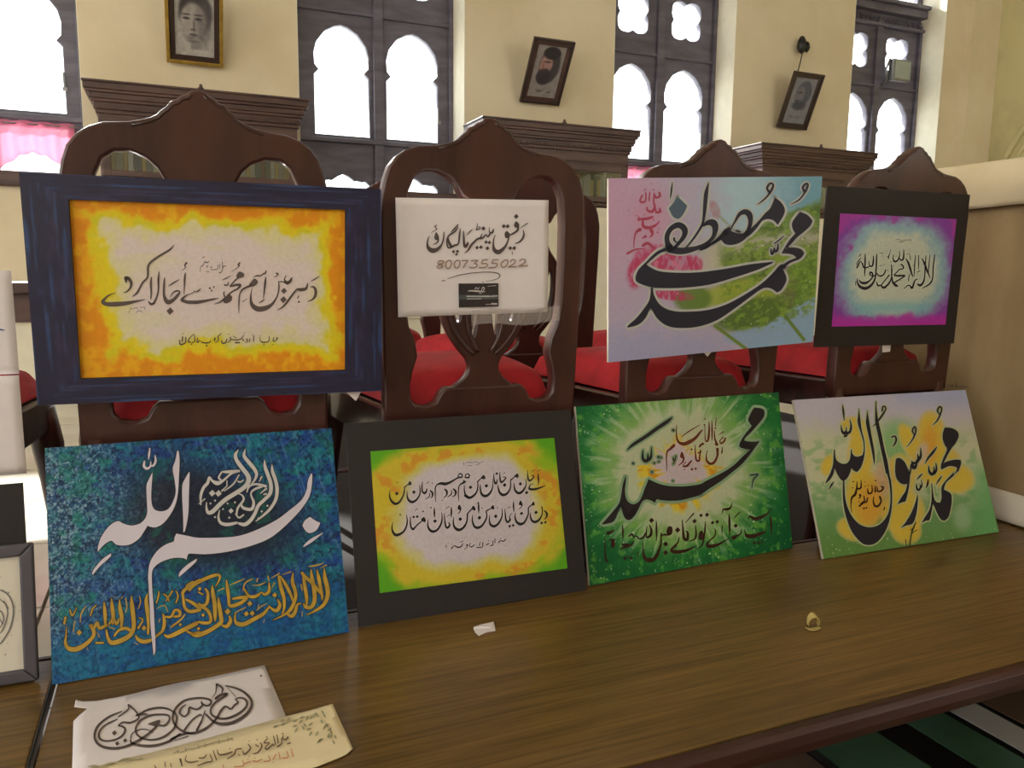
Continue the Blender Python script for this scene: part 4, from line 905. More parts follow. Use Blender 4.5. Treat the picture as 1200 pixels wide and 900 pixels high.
T_PINK = '''
@710,205,7.5
585,60,4 578,120,14 572,170,12 565,215,3
p 898,70 905,82 890,260 870,390 850,455 780,562 715,635 700,635 762,555 828,450 848,380 862,170
850,450,10 900,420,40 945,425,58 962,470,46 945,540,30 890,598,26 810,638,32 720,662,46 640,668,52 560,655,50
560,640,60 540,590,40 540,530,38 575,470,38 640,440,46 690,475,48 690,530,38 650,590,28 600,640,24 560,650,30; 600,555,16 605,580,14 640,600,6
860,640,14 930,605,18 1000,560,26 1060,500,40
c steel
p 630,188 715,270 690,330 655,375 625,385 585,360 552,292 590,250
c ink
@820,205,7.5
p 265,455 278,492 330,512 400,515 440,508 400,562 340,602 270,616 215,602 180,555 120,602 60,648 0,668 0,648 60,615 150,560 220,480
270,480,8 310,410,16 350,345,28 400,325,42 436,350,46 446,410,34 428,480,28 395,530,34; 320,490,12 350,500,14
p 660,198 715,240 748,300 735,360 685,440 650,402 600,388 550,405 500,470 440,530 400,550 400,520 460,460 520,400 575,335 620,290
610,150,16 592,115,18 618,75,16 645,85,16 635,125,18 600,180,14 555,225,12 505,262,4; 920,145,16 905,110,18 930,78,16 950,82,16 942,120,18 915,170,14 870,220,12 800,258,4
690,605,8 685,655,18 665,675,14 655,640,8 650,675,14 632,695,18 626,650,8; 740,535,5 700,570,10 650,605,7
p 880,325 945,350 992,402 970,450 910,505 860,545 810,600 760,650 770,640 840,638 895,655 920,688 885,735 800,772 745,810 712,835 690,870 670,850 715,805 780,755 850,728 820,703 770,692 718,690 745,640 790,570 840,515 815,470 812,420 845,365
@710,300,4.615
p 320,-45 270,-20 215,35 175,75 160,120 175,145 240,168 300,174 420,172 560,155 700,115 820,75 905,37 890,33 780,45 640,70 500,88 380,90 290,82 240,60 220,45 262,8 300,-18 345,-30
p 975,62 958,72 975,110 974,140 950,182 925,198 893,176 850,175 790,215 700,282 600,348 500,382 400,390 330,377 280,340 248,290 242,275 215,335 175,372 118,388 120,375 165,335 205,285 236,235 243,170 255,172 262,215 300,270 370,298 470,300 560,290 650,262 740,215 840,150 900,95 940,50 965,45
'''
T_PINKRED = '''
@710,205,7.5
470,155,12 475,185,14 440,200,12 430,175,8; 425,160,8 420,235,10 430,280,14 410,320,18 370,315,14 360,285,8; 385,155,8 380,225,8; 350,155,8 350,225,10 320,240,14 300,225,10 320,180,10
. 345,130,16 420,130,14 318,185,18 270,355,12 340,350,12 420,395,14 455,505,16 460,470,12 400,75,10
470,290,8 478,320,16 450,330,14; 440,300,8 440,335,8; 410,370,14 360,385,18 300,390,14 285,400,10 290,370,8; 325,395,10 330,450,20 380,465,20 440,440,14 470,405,6
300,480,22 265,505,12 250,560,8 245,640,5; 400,490,24 410,520,14 385,550,6; 350,540,16 320,555,6; 325,620,16 370,600,18 420,640,14; 190,690,14 260,655,10 330,650,6
'''
T_PURPLE = '''
@990,260,10
1055,380,6 1045,450,12 1035,550,12 1030,650,12 1012,705,16 970,745,14 905,780,5; 997,380,5 987,500,9 980,600,8; 905,430,8 930,480,18 960,560,20 985,620,12 1000,660,6
950,390,6 945,480,12 940,570,12 935,650,12 918,710,18 882,745,24 855,730,14; 865,390,6 865,480,9 862,560,5; 830,385,5 820,480,10 815,570,9 812,640,5
715,430,8 745,480,20 770,560,20 795,640,10; 760,385,5 770,450,6; 765,600,5 750,650,8 745,700,5; 850,670,8 820,690,12 800,750,18 785,775,22 765,750,12 740,745,10 690,785,5; 885,570,6 850,590,8
660,500,14 685,520,14 680,550,12 640,558,10 610,590,10 580,625,14 640,632,20 705,630,14 650,670,12 600,700,14 570,720,12; 545,500,8 550,560,12 550,640,14 565,710,20 600,745,28 622,752,10
545,650,8 530,700,16 490,750,20 455,770,24 430,750,14 450,710,10 500,650,12 520,620,12 505,640,5; 480,560,10 460,610,14 430,632,16 400,630,14 375,605,10; 430,740,10 390,745,18 370,700,6
375,370,6 372,450,14 368,540,14 360,620,14 345,690,18 300,750,26 240,780,32 180,760,28 150,710,14 145,660,6; 300,590,16 320,600,18 328,640,14 290,690,16 240,718,28 190,710,22 170,680,8; 300,590,14 295,620,12 330,635,12 370,625,10
240,370,6 238,450,14 235,560,14 232,640,5; 335,395,6 335,450,14 325,510,16 300,520,14 285,490,8 280,460,5; 210,480,6 215,520,16 240,540,14 290,520,10; 205,500,8 185,460,8 150,520,18 140,540,10; 190,420,5 165,450,10 135,500,8; 185,380,8 165,410,6
690,320,5 690,400,14 680,440,18 655,448,14 640,420,8; 640,340,5 640,400,10 620,450,16 585,465,20 565,430,10 570,380,5; 540,320,5 520,390,6 510,430,10; 530,380,4 500,410,8
. 570,515,12 380,600,10 505,570,12 800,510,10 660,690,10 460,500,12 540,470,12 850,620,8 200,640,8 140,700,10 440,400,8 600,400,10
130,690,6 125,740,8; 405,365,4 450,370,5; 400,520,4 440,510,5; 720,380,4 760,375,5
c fine
600,210,6 640,205,6 660,225,6 700,215,7 770,210,6; 770,190,5 772,235,6; 620,235,5 700,235,5
'''
T_BLUE = '''
@100,500,7.5
p 808,210 820,222 828,300 822,450 812,595 785,700 735,790 680,852 620,884 565,878 548,868 510,930 470,985 400,1032 330,1045 270,1035 240,1008 215,1005 160,1042 108,1100 115,1040 140,970 190,895 240,850 290,830 330,850 390,868 440,865 490,845 530,800 545,740 540,640 538,520 555,470 590,400 588,450 580,560 580,650 592,705 620,735 670,745 720,730 755,690 785,620 795,560 785,470 768,370 790,300
p 910,400 916,420 910,600 905,760 880,900 862,930 860,800 852,640 852,520 870,470
520,305,12 515,345,20 540,368,20 570,350,14 575,310,8; 575,345,12 600,340,16 618,300,16 612,255,8; 567,190,8 560,250,16 555,290,4
@100,610,7.5
p 225,288 218,320 130,400 65,478 60,462 80,420 150,340; p
p 980,335 970,365 900,430 823,497 822,475 840,440 900,385
@220,510,7.5
p 1085,335 1094,350 1090,440 1068,540 1005,640 920,735 820,830 720,905 600,957 450,1002 300,1032 150,1046 20,1040 -2,1060 -10,1096 -40,1080 -120,1078 -200,1100 -260,1130 -300,1170 -315,1220 -312,1350 -300,1500 -293,1650 -285,1800 -285,1900 -300,1937 -308,1860 -325,1700 -335,1500 -345,1300 -348,1230 -335,1130 -300,1060 -250,1000 -180,955 -125,935 -115,900 -100,865 0,885 100,902 300,900 450,885 600,835 780,745 900,655 1000,570 1045,480 1052,420 1065,375
p 1075,718 1120,750 1165,770 1135,830 1080,860 1040,845 1008,795 1030,750
1015,980,5 1080,930,26 1185,860,6
'''
T_BLUE2 = '''
@220,510,7.5
445,130,6 420,170,24 430,220,28 480,290,32 525,350,34 535,400,36 500,455,32 420,510,32 340,560,32 280,610,32 220,670,32 180,680,26 165,640,16 165,590,6
505,125,6 495,180,24 530,230,28 580,290,28 605,340,24 590,390,16 560,430,10
675,220,6 680,280,24 705,350,28 730,430,28 725,510,28 670,570,26 620,620,26 590,690,26 550,750,28 500,785,28 450,775,18
740,260,6 745,320,24 770,390,26 785,470,26 775,560,24 730,640,22 670,700,18 600,755,8
115,610,10 115,530,20 140,460,22 175,420,24 190,370,16 215,400,18 260,422,32 310,400,18 380,340,14 440,318,16
300,322,10 360,322,24 450,315,20; 295,330,12 272,370,14 290,392,14
. 215,510,48 270,512,48 380,665,38 200,600,18 240,575,18 350,600,16 415,590,18 310,650,16 240,720,18 365,725,18 700,620,18 650,670,18 620,730,14
345,450,8 345,400,8; 320,490,8 400,430,12 450,350,10; 440,405,10 462,412,12 490,395,8; 300,490,12 340,450,8
430,770,18 350,785,26 290,770,22 270,720,16 280,660,6
520,500,8 540,450,16 600,430,16 685,448,22; 650,450,20 580,480,16 555,520,12 580,590,20 560,650,24 490,640,22 470,610,14; 430,700,12 440,640,16 490,570,16 480,530,12 450,515,8; 490,700,12 450,725,14 420,690,8
640,380,12 655,360,10 630,405,8; 95,605,5 150,560,10; 640,510,8 690,470,14; 670,520,12 690,515,12
'''
T_GOLD = '''
@230,650,7.5
1125,120,6 1130,200,28 1150,280,32 1155,360,30 1120,440,26 1050,490,18 970,530,5
1060,130,6 1075,200,26 1090,280,24 1105,360,18 1105,400,6
1010,130,6 1015,200,26 1035,300,30 1040,400,30 1010,460,30 960,460,22 945,430,10
930,160,20 960,200,28 1010,240,24 1060,300,24 1100,350,10; 942,200,18 955,280,26 970,380,24 970,450,12
850,160,6 845,240,26 870,320,26 870,390,24 830,480,26 770,530,16 675,575,4; 725,190,16 745,290,28 770,380,26 772,470,18 755,520,10; 740,190,10 790,270,24 830,350,22 850,410,10
920,430,10 888,440,18 870,500,26 840,540,28 800,522,18
715,395,10 735,440,24 710,490,28 670,480,18 640,450,10; 640,460,12 590,520,26 500,570,30 420,612,32 360,605,30 340,570,14 345,510,6
. 690,355,38 440,520,38 492,515,38 470,430,40 275,500,46
640,250,10 640,320,24 600,350,20 575,330,8 550,350,20 510,370,24 460,360,20 415,290,10; 445,375,28 380,378,24 320,388,14; 440,390,20 390,425,26 320,450,28 290,440,22 285,380,22 275,300,26 265,225,8
140,270,6 145,330,28 160,420,30 165,520,28 165,580,14; 195,380,8 200,440,26 215,530,30 220,590,30 180,625,30 100,675,32 20,705,36 -30,700,30; 290,540,10 302,580,26 270,630,28 230,622,16
170,280,6 205,215,14 200,180,18 150,185,24 60,220,26 -20,265,26 -60,310,20
80,300,12 102,340,22 95,420,24 60,450,22 20,430,12; 20,330,10 60,350,10; 20,450,16 90,480,24 125,540,22 120,595,22 60,600,22 20,590,14
. 60,530,28 20,650,26 30,300,30
@70,660,7.5
770,270,6 760,330,26 770,420,28 780,520,24 775,620,16
630,290,6 635,370,30 645,460,32 650,560,30 620,630,32 540,680,36 460,700,34 425,660,22 410,590,14
525,320,6 530,400,28 545,480,28 542,560,16; 455,310,6 460,380,28 470,460,28 465,530,20; 390,340,6 395,400,24 400,480,24 400,560,14
480,640,14 520,590,18 580,572,24 620,590,24; 430,540,10 470,490,20 500,535,18 520,490,14
670,640,14 690,670,26 740,690,30 800,675,24 850,640,18 890,600,12; 690,570,16 730,500,12 700,480,8
. 740,570,38 170,610,42 1000,545,24 1060,540,24
410,545,18 350,570,26 330,520,20 300,570,22 270,540,28 300,600,26 290,650,26 230,710,30 150,755,36 80,750,32 50,700,22 55,640,12 60,560,6
930,470,14 980,470,18 1010,415,18 1050,420,22 1055,460,20 1010,470,16; 910,450,14 920,530,26 900,600,18 870,630,10; 920,630,12 960,645,28 1040,610,32 1120,570,32 1200,530,32; 1120,600,14 1170,620,20 1230,610,20
850,350,8 870,280,14 870,250,8; 910,270,8 940,290,14 960,330,10; 990,245,12 935,330,10; 1020,240,6 1040,290,12 1020,350,8
1230,150,24 1150,195,24 1085,250,24 1085,300,18 1100,390,22 1150,425,26 1230,410,24; 1110,320,14 1170,350,24 1230,395,26; 1170,160,10 1120,190,12 1110,215,5
320,370,8 290,400,12 270,460,10; 150,390,6 110,460,14 90,410,10; 50,480,20 40,530,16; 320,700,14 380,700,16
'''
T_GOLD2 = '''
@230,650,7.5
290,270,4 360,240,10 430,210,4; 490,270,4 560,265,10 610,240,4; 630,190,12 640,225,8; 660,205,5 730,165,10; 760,175,4 830,150,10; 985,105,5 1050,95,14 1120,75,5; 1090,120,4 1145,90,10; 410,320,6 430,250,12 490,215,10; 675,270,10 690,245,14 665,290,6; 340,510,5 400,480,10 440,460,4; 530,490,6 580,450,10 620,430,6; 185,320,5 240,295,12
920,260,8 930,310,10; 540,210,10 530,240,6; 930,500,6 930,540,6; 600,570,6 590,600,4; 550,440,8 540,480,6
@70,660,7.5
180,520,6 190,440,10 230,380,8; 700,290,8 710,340,8 690,400,8; 580,310,8 590,380,10 580,430,8; 420,550,4 480,580,8; 540,310,6 560,290,4; 490,300,5 470,290,5; 850,400,4 920,370,8 950,430,6; 330,610,6 350,650,8; 130,510,8 120,600,8
1100,450,8 1060,500,14 980,560,16; 870,520,6 880,490,8; 660,700,8 690,715,5; 240,740,5 250,770,5
'''
T_BLACK = '''
@450,535,12
285,430,8 285,490,16 265,560,18 215,640,24 160,665,32 110,630,28 80,570,18 82,500,8 95,465,4; 285,435,14 320,405,12 345,390,14
q 335,388 362,345 388,375 378,400 350,402
. 180,520,46 185,365,18 420,500,46 680,375,16
500,395,6 507,470,14 500,540,16 455,610,24 395,640,32 345,610,28 325,550,16 325,480,6
540,350,5 535,420,14 540,490,18 570,515,28 595,490,22 602,455,10; 650,480,16 680,510,24 680,560,16 650,585,5; 635,510,6 640,560,12 580,602,4; 590,385,4 630,355,8
725,640,5 720,540,12 722,440,14 745,398,14 800,378,32 860,385,38 930,362,28 1010,315,18 1060,290,20; 1050,290,14 1040,268,10 1075,240,16 1100,262,14 1090,292,18 1060,292,14
855,460,16 882,490,26 880,540,16 835,582,6; 950,470,6 945,530,14 890,570,6; 975,455,16 1007,490,26 1000,540,18 960,568,5; 830,600,3 810,625,7
1055,630,5 1045,540,10 1050,440,12 1070,395,14 1110,372,24 1140,355,22; 1118,340,16 1138,350,14; 1195,298,16 1150,292,14 1145,265,10 1175,240,12
1130,400,6 1130,480,14 1150,540,22 1200,578,26
@545,535,12
0,296,12 42,296,16 62,262,14 30,242,10 0,262,6
175,350,8 180,420,14 165,490,18 120,550,28 60,580,32 0,550,28; 175,355,14 215,312,12
q 215,308 260,258 287,300 268,320 238,312
. 77,432,44 300,412,46 446,240,34 557,400,46 777,385,44 866,507,42
385,310,5 390,400,10 375,470,18 330,535,28 280,555,34 235,530,28 215,460,16 215,390,5
405,235,5 405,310,14 420,370,24 440,375,24 452,320,8; 490,215,5 490,290,16 500,350,22 520,360,22 560,322,16 572,296,12 530,285,8
640,320,10 640,400,14 630,460,18 590,520,26 535,540,34 490,510,28 465,440,16 465,390,4; 645,330,14 690,290,12
q 685,285 730,238 752,265 742,302 715,290
855,310,5 857,390,12 840,440,18 800,495,28 755,515,32 710,485,26 690,420,14 690,370,4; 880,190,5 880,260,14 890,320,22 915,338,24 957,300,16 965,272,12 930,265,8
970,380,4 920,400,12 902,435,18 912,458,28 980,460,28 1050,440,20 1138,408,4; 1025,230,6 1030,300,18 1036,398,5; 1010,215,3 1055,188,9; 920,225,3 968,188,9; 528,250,3 562,225,8
c fine
10,90,7 60,80,8 100,85,7 140,70,7 200,90,7 262,65,5; 30,125,5 100,128,5; -20,80,7 -15,125,8; 150,110,5 190,115,5 200,95,5
c ink
@545,570,12
1118,345,14 1150,380,26 1145,430,16 1108,468,5; 1080,290,16 1085,330,10 1080,400,14 1040,470,24 985,500,32 940,480,26 920,420,16 920,370,5
. 1077,515,36 1130,505,34 998,365,46 795,380,42 628,560,36 676,548,36 430,420,46 460,300,16 202,440,48 240,305,16
q 935,252 965,212 978,265 952,268
938,258,12 892,300,14 890,380,14 870,440,18 830,510,26 775,530,36 725,500,28 705,440,16 705,370,5
q 755,250 780,198 806,245 782,266
802,252,14 790,290,10 752,318,4
680,210,6 682,280,18 686,360,5; 560,310,5 565,400,14 575,470,22 600,502,26 632,470,22 625,430,10 655,375,6; 590,310,3 632,285,8
520,310,5 522,390,12 505,460,18 460,530,26 410,560,32 360,540,26 342,480,16 345,400,5
q 362,305 390,262 412,300 398,325
365,310,12 300,348,16 307,400,14 295,460,18 240,550,26 180,580,34 130,560,28 102,480,16 105,400,5
190,220,5 190,300,18 192,380,5; 172,248,8 192,215,6
q 88,312 115,272 146,310 132,342 105,325
92,320,14 35,385,14 30,440,14 20,510,18 -20,570,22
@450,570,12
1175,380,14 1168,470,14 1140,550,22 1090,600,30 1040,610,36 990,570,26 975,500,14 980,430,5
. 1072,460,46 717,488,46 660,300,20 417,430,34 467,425,36 550,352,22 228,398,22
q 1035,310 1058,255 1086,305 1068,332
1082,318,12 1060,365,10 1032,388,4; 945,290,6 947,360,20 945,435,6; 860,320,3 915,280,9; 880,430,3 925,395,9; 845,380,5 855,480,14 870,560,22 892,582,26 922,550,22 910,508,12
810,360,5 817,450,14 800,530,20 750,610,26 685,635,32 635,600,28 615,540,16 622,460,5; 705,300,6 708,370,20 710,440,6
q 520,465 560,432 588,470 578,502 545,492
540,482,12 480,530,16 440,570,18 410,602,28 380,570,20 370,500,14 370,420,5
315,400,5 327,480,14 315,560,20 270,640,24 180,685,36 130,650,28 112,580,16 125,500,5; 430,350,3 470,310,7
@545,570,12
572,738,9 540,772,12 500,762,10 470,792,12; 420,730,8 420,790,10; 390,760,8 390,825,10 350,832,8; 340,800,8 300,822,12; 250,790,10 240,850,10 170,860,12; 210,780,6 200,830,10; 130,820,10 90,852,12 60,830,8 80,795,6
. 30,825,26 500,735,14 330,765,14 560,830,10 120,770,10
@450,570,12
1175,845,8 1130,890,6; 1110,800,8 1080,850,14 1020,852,14 990,830,8 950,872,14; 870,820,6 877,862,8; 1060,790,4 1115,768,8
. 1168,828,26 960,812,12 900,800,10
'''
T_GREEN = '''
@700,480,10
875,92,10 820,140,36 700,220,38 560,320,36 420,410,32 348,477,6
535,475,8 530,560,26 555,600,32 590,590,32 592,515,8; 600,590,30 630,550,26 635,440,8
@700,560,8.183
p 982,165 900,190 800,215 700,220 620,215 570,205 550,240 520,220 470,208 430,230 395,300 360,360 320,400 280,400 250,360 235,300 225,270 200,330 160,415 90,440 40,445 90,390 150,320 210,240 230,150 245,60 270,-10 275,-5 272,60 265,120 278,200 310,240 350,252 400,225 430,170 455,100 480,40 490,10 540,35 620,65 720,80 850,80 982,60 @780,470,8.571 400,805 520,745 620,690 700,630 760,570 852,486 790,480 745,462 740,440 755,400 800,330 865,252 835,205 830,180 860,110 890,65 960,72 993,95 990,150 950,210 900,268 850,322 805,365 790,395 830,405 900,408 945,400 930,425 890,480 830,560 760,640 660,722 560,802 440,880
c spot
@700,480,10
. 715,555,24 742,560,16 720,610,12 640,730,18 420,630,18 665,625,14 890,240,20 885,835,12
890,560,5 905,600,8 920,540,5; 905,600,6 890,640,5
@780,470,8.571
c deep
850,745,12 890,738,12 930,735,10 882,790,12 865,875,6
'''
T_GREEN2 = '''
@780,470,8.571
600,370,10 590,400,14 560,425,14 545,400,8 578,362,8; 490,300,6 495,380,12 520,440,18 500,430,12; 520,480,20 520,550,16 490,612,20 450,630,20 415,600,16 408,550,8 418,495,5
465,200,5 467,300,12 464,400,5; 435,205,5 437,300,14 427,390,16 405,402,10 395,350,6 395,250,4; 380,430,14 350,442,14 340,465,8 372,420,8
350,490,8 342,560,12 335,600,16 305,580,14 295,440,5; 330,520,12 357,508,8; 260,600,10 240,622,14 215,650,18 175,655,8 200,612,8
. 260,485,20 265,685,26 302,680,24 190,690,12 80,295,20 395,180,16 390,240,18 500,272,18 70,800,10
q 145,552 165,508 187,560 162,577
182,570,14 172,610,12 130,648,4; 375,285,4 350,310,14 300,370,22 240,410,30 180,430,26 130,410,18 110,350,10 110,240,5; 160,360,4 240,300,9 350,235,3
q 45,462 62,448 85,428 96,452 70,478 45,485
50,480,18 20,502,14 8,560,8 12,700,4; 510,160,4 500,250,7; 530,340,3 580,308,9; 570,460,5 565,522,12; 70,570,5 88,602,8 105,548,5; 92,600,5 80,632,5
'''
T_GREEN3 = '''
@700,560,8.183
. 520,408,42 655,635,42 655,717,42 770,500,44 932,415,38 265,772,32 322,770,32 292,757,18
500,450,6 518,500,18 510,550,22 470,567,14 475,460,5; 565,410,5 567,500,16 567,605,4; 610,530,10 612,600,12 600,670,18 560,760,30 510,790,40 455,770,30 440,700,14 440,620,4; 610,560,10 640,542,12 655,555,8
q 662,525 680,468 717,472 718,530 688,553
640,540,10 680,548,12; 785,565,5 772,620,12 722,670,16 712,700,26 760,710,30 850,697,24 957,648,4; 735,682,8 762,650,8
815,400,5 822,500,16 832,580,24 862,590,24 867,530,18 850,510,8; 940,450,5 947,540,16 930,590,14 873,607,4; 843,432,4 922,343,13
240,450,6 245,520,16 245,592,5; 460,530,8 440,570,16 400,585,12 380,560,10 350,562,12 330,540,16 300,562,8; 350,600,8 330,640,16 270,662,24 220,680,8; 240,640,18 290,640,20; 390,710,8 390,772,6
100,530,26 130,520,22 160,500,8; 70,580,5 75,680,9 80,780,16 100,800,16; 150,600,32 150,652,34; 110,600,8 140,590,16
@800,580,10
q 185,512 195,440 225,418 247,470 237,522 205,527
265,310,5 262,400,16 245,520,16 225,590,14 163,637,4
. 215,240,38 285,233,44 350,325,36 405,315,38 622,360,42 840,562,32 890,560,32 930,553,26
380,400,8 380,470,14 320,532,14 288,570,24 300,600,34 370,595,34 440,570,22 548,503,4
545,220,5 548,330,24 552,482,5; 463,218,5 475,170,14 520,168,26 560,150,16 578,88,4; 470,350,5 460,400,12 465,452,5; 598,282,4 635,235,12 685,195,5
690,400,6 682,450,14 640,477,16 600,490,26 570,500,10; 620,500,24 580,522,14; 725,400,5 735,450,16 760,480,38 830,482,40 920,450,28 978,428,8
768,292,5 790,250,18 840,280,38 920,260,30 990,220,18 1062,138,4; 1030,230,5 1036,340,22 1040,482,5; 960,400,6 992,350,6
'''
T_RIGHT = '''
@960,460,9
245,130,4 255,200,18 265,297,4; 232,340,5 238,400,18 265,430,30 285,400,14 287,360,5; 290,430,28 325,412,24 337,350,18 322,283,5; 268,462,20 292,455,16
p 418,180 432,260 450,400 475,500 482,600 470,700 440,790 400,838 365,825 340,795 325,850 295,905 258,935 225,915 190,860 163,800 150,860 110,925 60,968 80,920 120,840 145,760 150,680 155,600 165,600 172,680 190,720 240,750 290,745 320,710 330,660 335,600 345,600 348,640 375,670 410,675 455,660 470,600 465,520 440,430 405,320 410,240
p 507,195 525,290 550,440 580,600 588,700 582,768 572,720 555,620 530,500 495,340 495,280
p 597,100 610,200 625,300 660,450 690,600 720,720 745,880 @960,550,9 757,120 768,250 765,400 740,540 700,650 640,742 580,787 520,799 460,786 400,732 340,650 295,540 265,430 250,300 250,130 265,120 268,200 275,300 300,400 350,500 420,575 500,608 580,605 650,570 710,500 740,420 752,300 740,150 715,50 @960,460,9 703,850 680,740 650,600 615,430 590,300 592,200
665,195,14 670,155,16 690,145,14 703,165,14 690,200,16 650,260,20 600,325,12 565,357,4; 765,470,16 800,460,16 812,500,20 795,545,16 768,572,4
@960,550,9
155,130,5 130,165,20 95,227,4
@1040,460,9
278,440,10 263,400,16 285,362,16 300,385,16 290,440,16 255,510,12 200,577,4; 545,225,12 527,190,18 550,150,18 572,170,16 555,235,16 525,295,14 473,347,4
p 605,368 680,375 738,410 752,460 722,530 675,590 640,650 610,710 590,745 640,722 720,706 772,712 776,755 745,835 @1040,550,9 735,25 680,85 625,132 602,180 598,215 650,240 675,270 678,350 660,450 640,510 598,545 560,525 520,455 490,385 478,370 470,420 455,500 440,540 400,545 355,572 390,510 440,430 462,340 465,240 462,150 470,160 480,240 495,310 520,345 555,350 570,300 568,200 590,150 640,90 700,30 @1040,460,9 700,870 732,812 720,785 660,775 610,792 568,815 562,770 590,690 628,600 605,555 582,490 585,420
520,575,8 480,630,26 430,690,20 395,752,5; 435,770,6 440,830,22 470,862,30 490,830,16 490,778,5; 495,852,24 517,810,20 510,738,5
p 90,698 130,690 180,730 215,800 240,850 @1040,550,9 238,60 228,180 205,290 190,340 150,350 105,370 150,290 190,230 208,155 170,158 130,140 92,90 80,20 @1040,460,9 80,850 82,760
350,580,6 352,660,22 335,700,28 308,722,20; 318,650,8 325,710,26 300,742,22 280,742,22; 258,720,8 268,780,32 290,792,30 310,745,14; 250,760,14 240,840,14 228,890,10
@1040,550,9
p 318,265 323,300 316,400 300,490 265,572 200,592 140,618 190,560 250,460 290,360
305,150,5 310,200,20 335,217,18 347,180,12 340,148,4; 345,200,16 365,170,12 355,108,4; 310,110,5 340,75,16 372,43,4; 515,160,5 545,110,16 577,68,5
'''
T_RIGHT2 = '''
@960,550,9
650,180,8 675,190,14 660,222,14 620,232,12 610,180,5; 590,170,5 592,235,12; 640,290,16 652,340,14 620,387,18 585,382,16 570,330,9 577,288,5; 555,160,5 557,240,12 520,252,14 510,200,5; 400,130,5 400,200,14 440,192,14 442,110,4; 395,200,12 380,262,20 345,300,16 335,380,7 345,460,4
. 595,120,16 360,130,16 350,195,12 485,180,12 430,270,24 520,170,12 472,412,20 497,406,20 480,130,10 420,340,10
437,280,12 418,312,5; 470,280,6 477,330,12 440,362,12; 510,300,10 500,342,14 470,352,12 425,387,14; 690,400,8 682,430,8
@1040,550,9
430,105,6 425,150,16 410,190,8
'''
T_STEM = '''
@1040,550,9
300,560,10 265,640,14 250,700,12 235,800,12; 250,680,6 310,640,8; 190,740,8 200,800,8; 240,640,8 290,610,6
'''
T_RING = '''
@80,780,7.5
470,405,8 360,450,14 270,520,16 235,590,18 240,660,20 290,710,22 380,730,22 480,720,20 580,680,20 680,620,18 750,560,16 780,530,12
q 700,515 760,490 805,480 802,512 770,537 728,527
800,527,14 850,527,14 888,480,14 880,442,14 820,432,14 720,440,16 640,480,16 597,540,16 600,600,16 650,640,14 730,655,14 830,632,16 920,565,16 948,500,14 952,450,14 930,405,12
430,475,8 330,520,12 275,580,14 275,640,16 330,665,14 420,650,14 480,610,14 500,560,16 470,535,14 440,530,10 480,500,12 540,505,14 600,480,14 620,450,14 590,400,14 540,355,14 525,345,8 530,380,10 500,410,10 440,450,8
550,640,6 555,680,16 640,705,20 760,705,20 880,670,18 980,605,16; 550,640,10 560,600,8 620,565,7 690,565,7 745,592,5; 600,440,14 650,430,14 695,430,10; 620,430,12 700,390,16 800,372,16 880,385,14 925,410,10
. 405,595,38 430,687,34 500,660,34
@200,780,7.5
130,345,8 90,380,12 80,420,14 120,450,14 155,420,16 165,370,16 200,382,14 240,385,14 277,350,14 270,318,10
270,330,12 310,355,14 345,345,14 352,310,16 300,290,16 220,288,16 120,310,16 50,370,18 20,440,16 30,510,16 90,570,18 160,597,20 240,587,20 330,540,18 400,470,16 440,400,16 480,360,14 530,385,14 560,350,14 592,325,14 570,297,10 620,285,14 665,310,16 665,360,16 600,422,18 500,465,18 420,465,18 360,430,16 355,380,14 400,320,16 460,280,16 497,250,18 440,260,20 395,292,18
403,165,12 395,240,8 360,285,4; 405,165,12 455,200,16 450,240,10; 485,180,12 570,200,16 650,240,18 710,310,20 702,380,22 640,450,24 540,505,26 440,515,24 370,490,18 320,440,14 305,430,10; 500,195,5 570,275,6
120,570,14 180,490,14 250,435,12 272,442,10; 230,570,18 270,490,14 302,400,8; 0,650,14 90,610,16 200,592,10; 40,660,6 150,622,8
. 795,92,18
'''
T_CREAM = '''
@200,780,7.5
1030,640,12 1010,662,12 985,650,10 990,625,8; 975,650,8 975,695,10 940,722,12; 935,620,8 945,690,10; 905,630,8 922,705,10; 900,700,10 850,745,14 832,730,8 868,690,10 820,690,10 850,655,8; 790,690,8 802,720,12 770,772,12 730,787,8; 770,722,10 748,708,10; 680,700,8 702,740,12 650,790,14 635,760,6
. 905,712,16 985,608,14 845,640,14 690,675,10 760,662,12 600,795,14 690,810,10 520,740,12
620,740,10 575,750,10 560,790,12 500,830,8; 540,770,12 480,790,14 425,792,12 410,750,6; 375,760,8 402,837,10; 345,790,6 365,850,10 310,862,12 240,892,10; 315,795,8 290,822,12 250,822,10; 240,850,8 170,862,12 130,842,8 140,800,5; 90,830,8 100,892,10; 1050,690,12 1025,700,8
@80,780,7.5
900,870,8 905,900,8; 850,860,8 855,900,8; 760,890,8 770,910,8; 980,830,8 1000,890,8
c red
@200,780,7.5
1060,740,6 1077,805,9; 1020,760,6 1032,812,9 980,822,8; 950,770,6 962,827,8; 925,790,8 900,832,8; 860,800,7 872,842,8 820,852,8; 800,830,8 760,850,9 720,842,8; 700,850,8 650,872,8; 630,840,6 642,887,8 560,897,8; 460,880,7 465,905,8
. 740,822,12 680,832,12 900,860,10
c pale
20,775,5 60,760,6 100,765,6 150,740,6 200,735,6 260,715,6 320,700,6 380,680,6 460,665,6 550,640,5; 60,740,5 65,775,6; 130,725,5 135,755,6; 240,700,5 250,730,6; 300,685,5 305,720,6; 420,650,5 425,690,6; 500,630,5 505,665,6; 520,640,5 550,660,6
'''
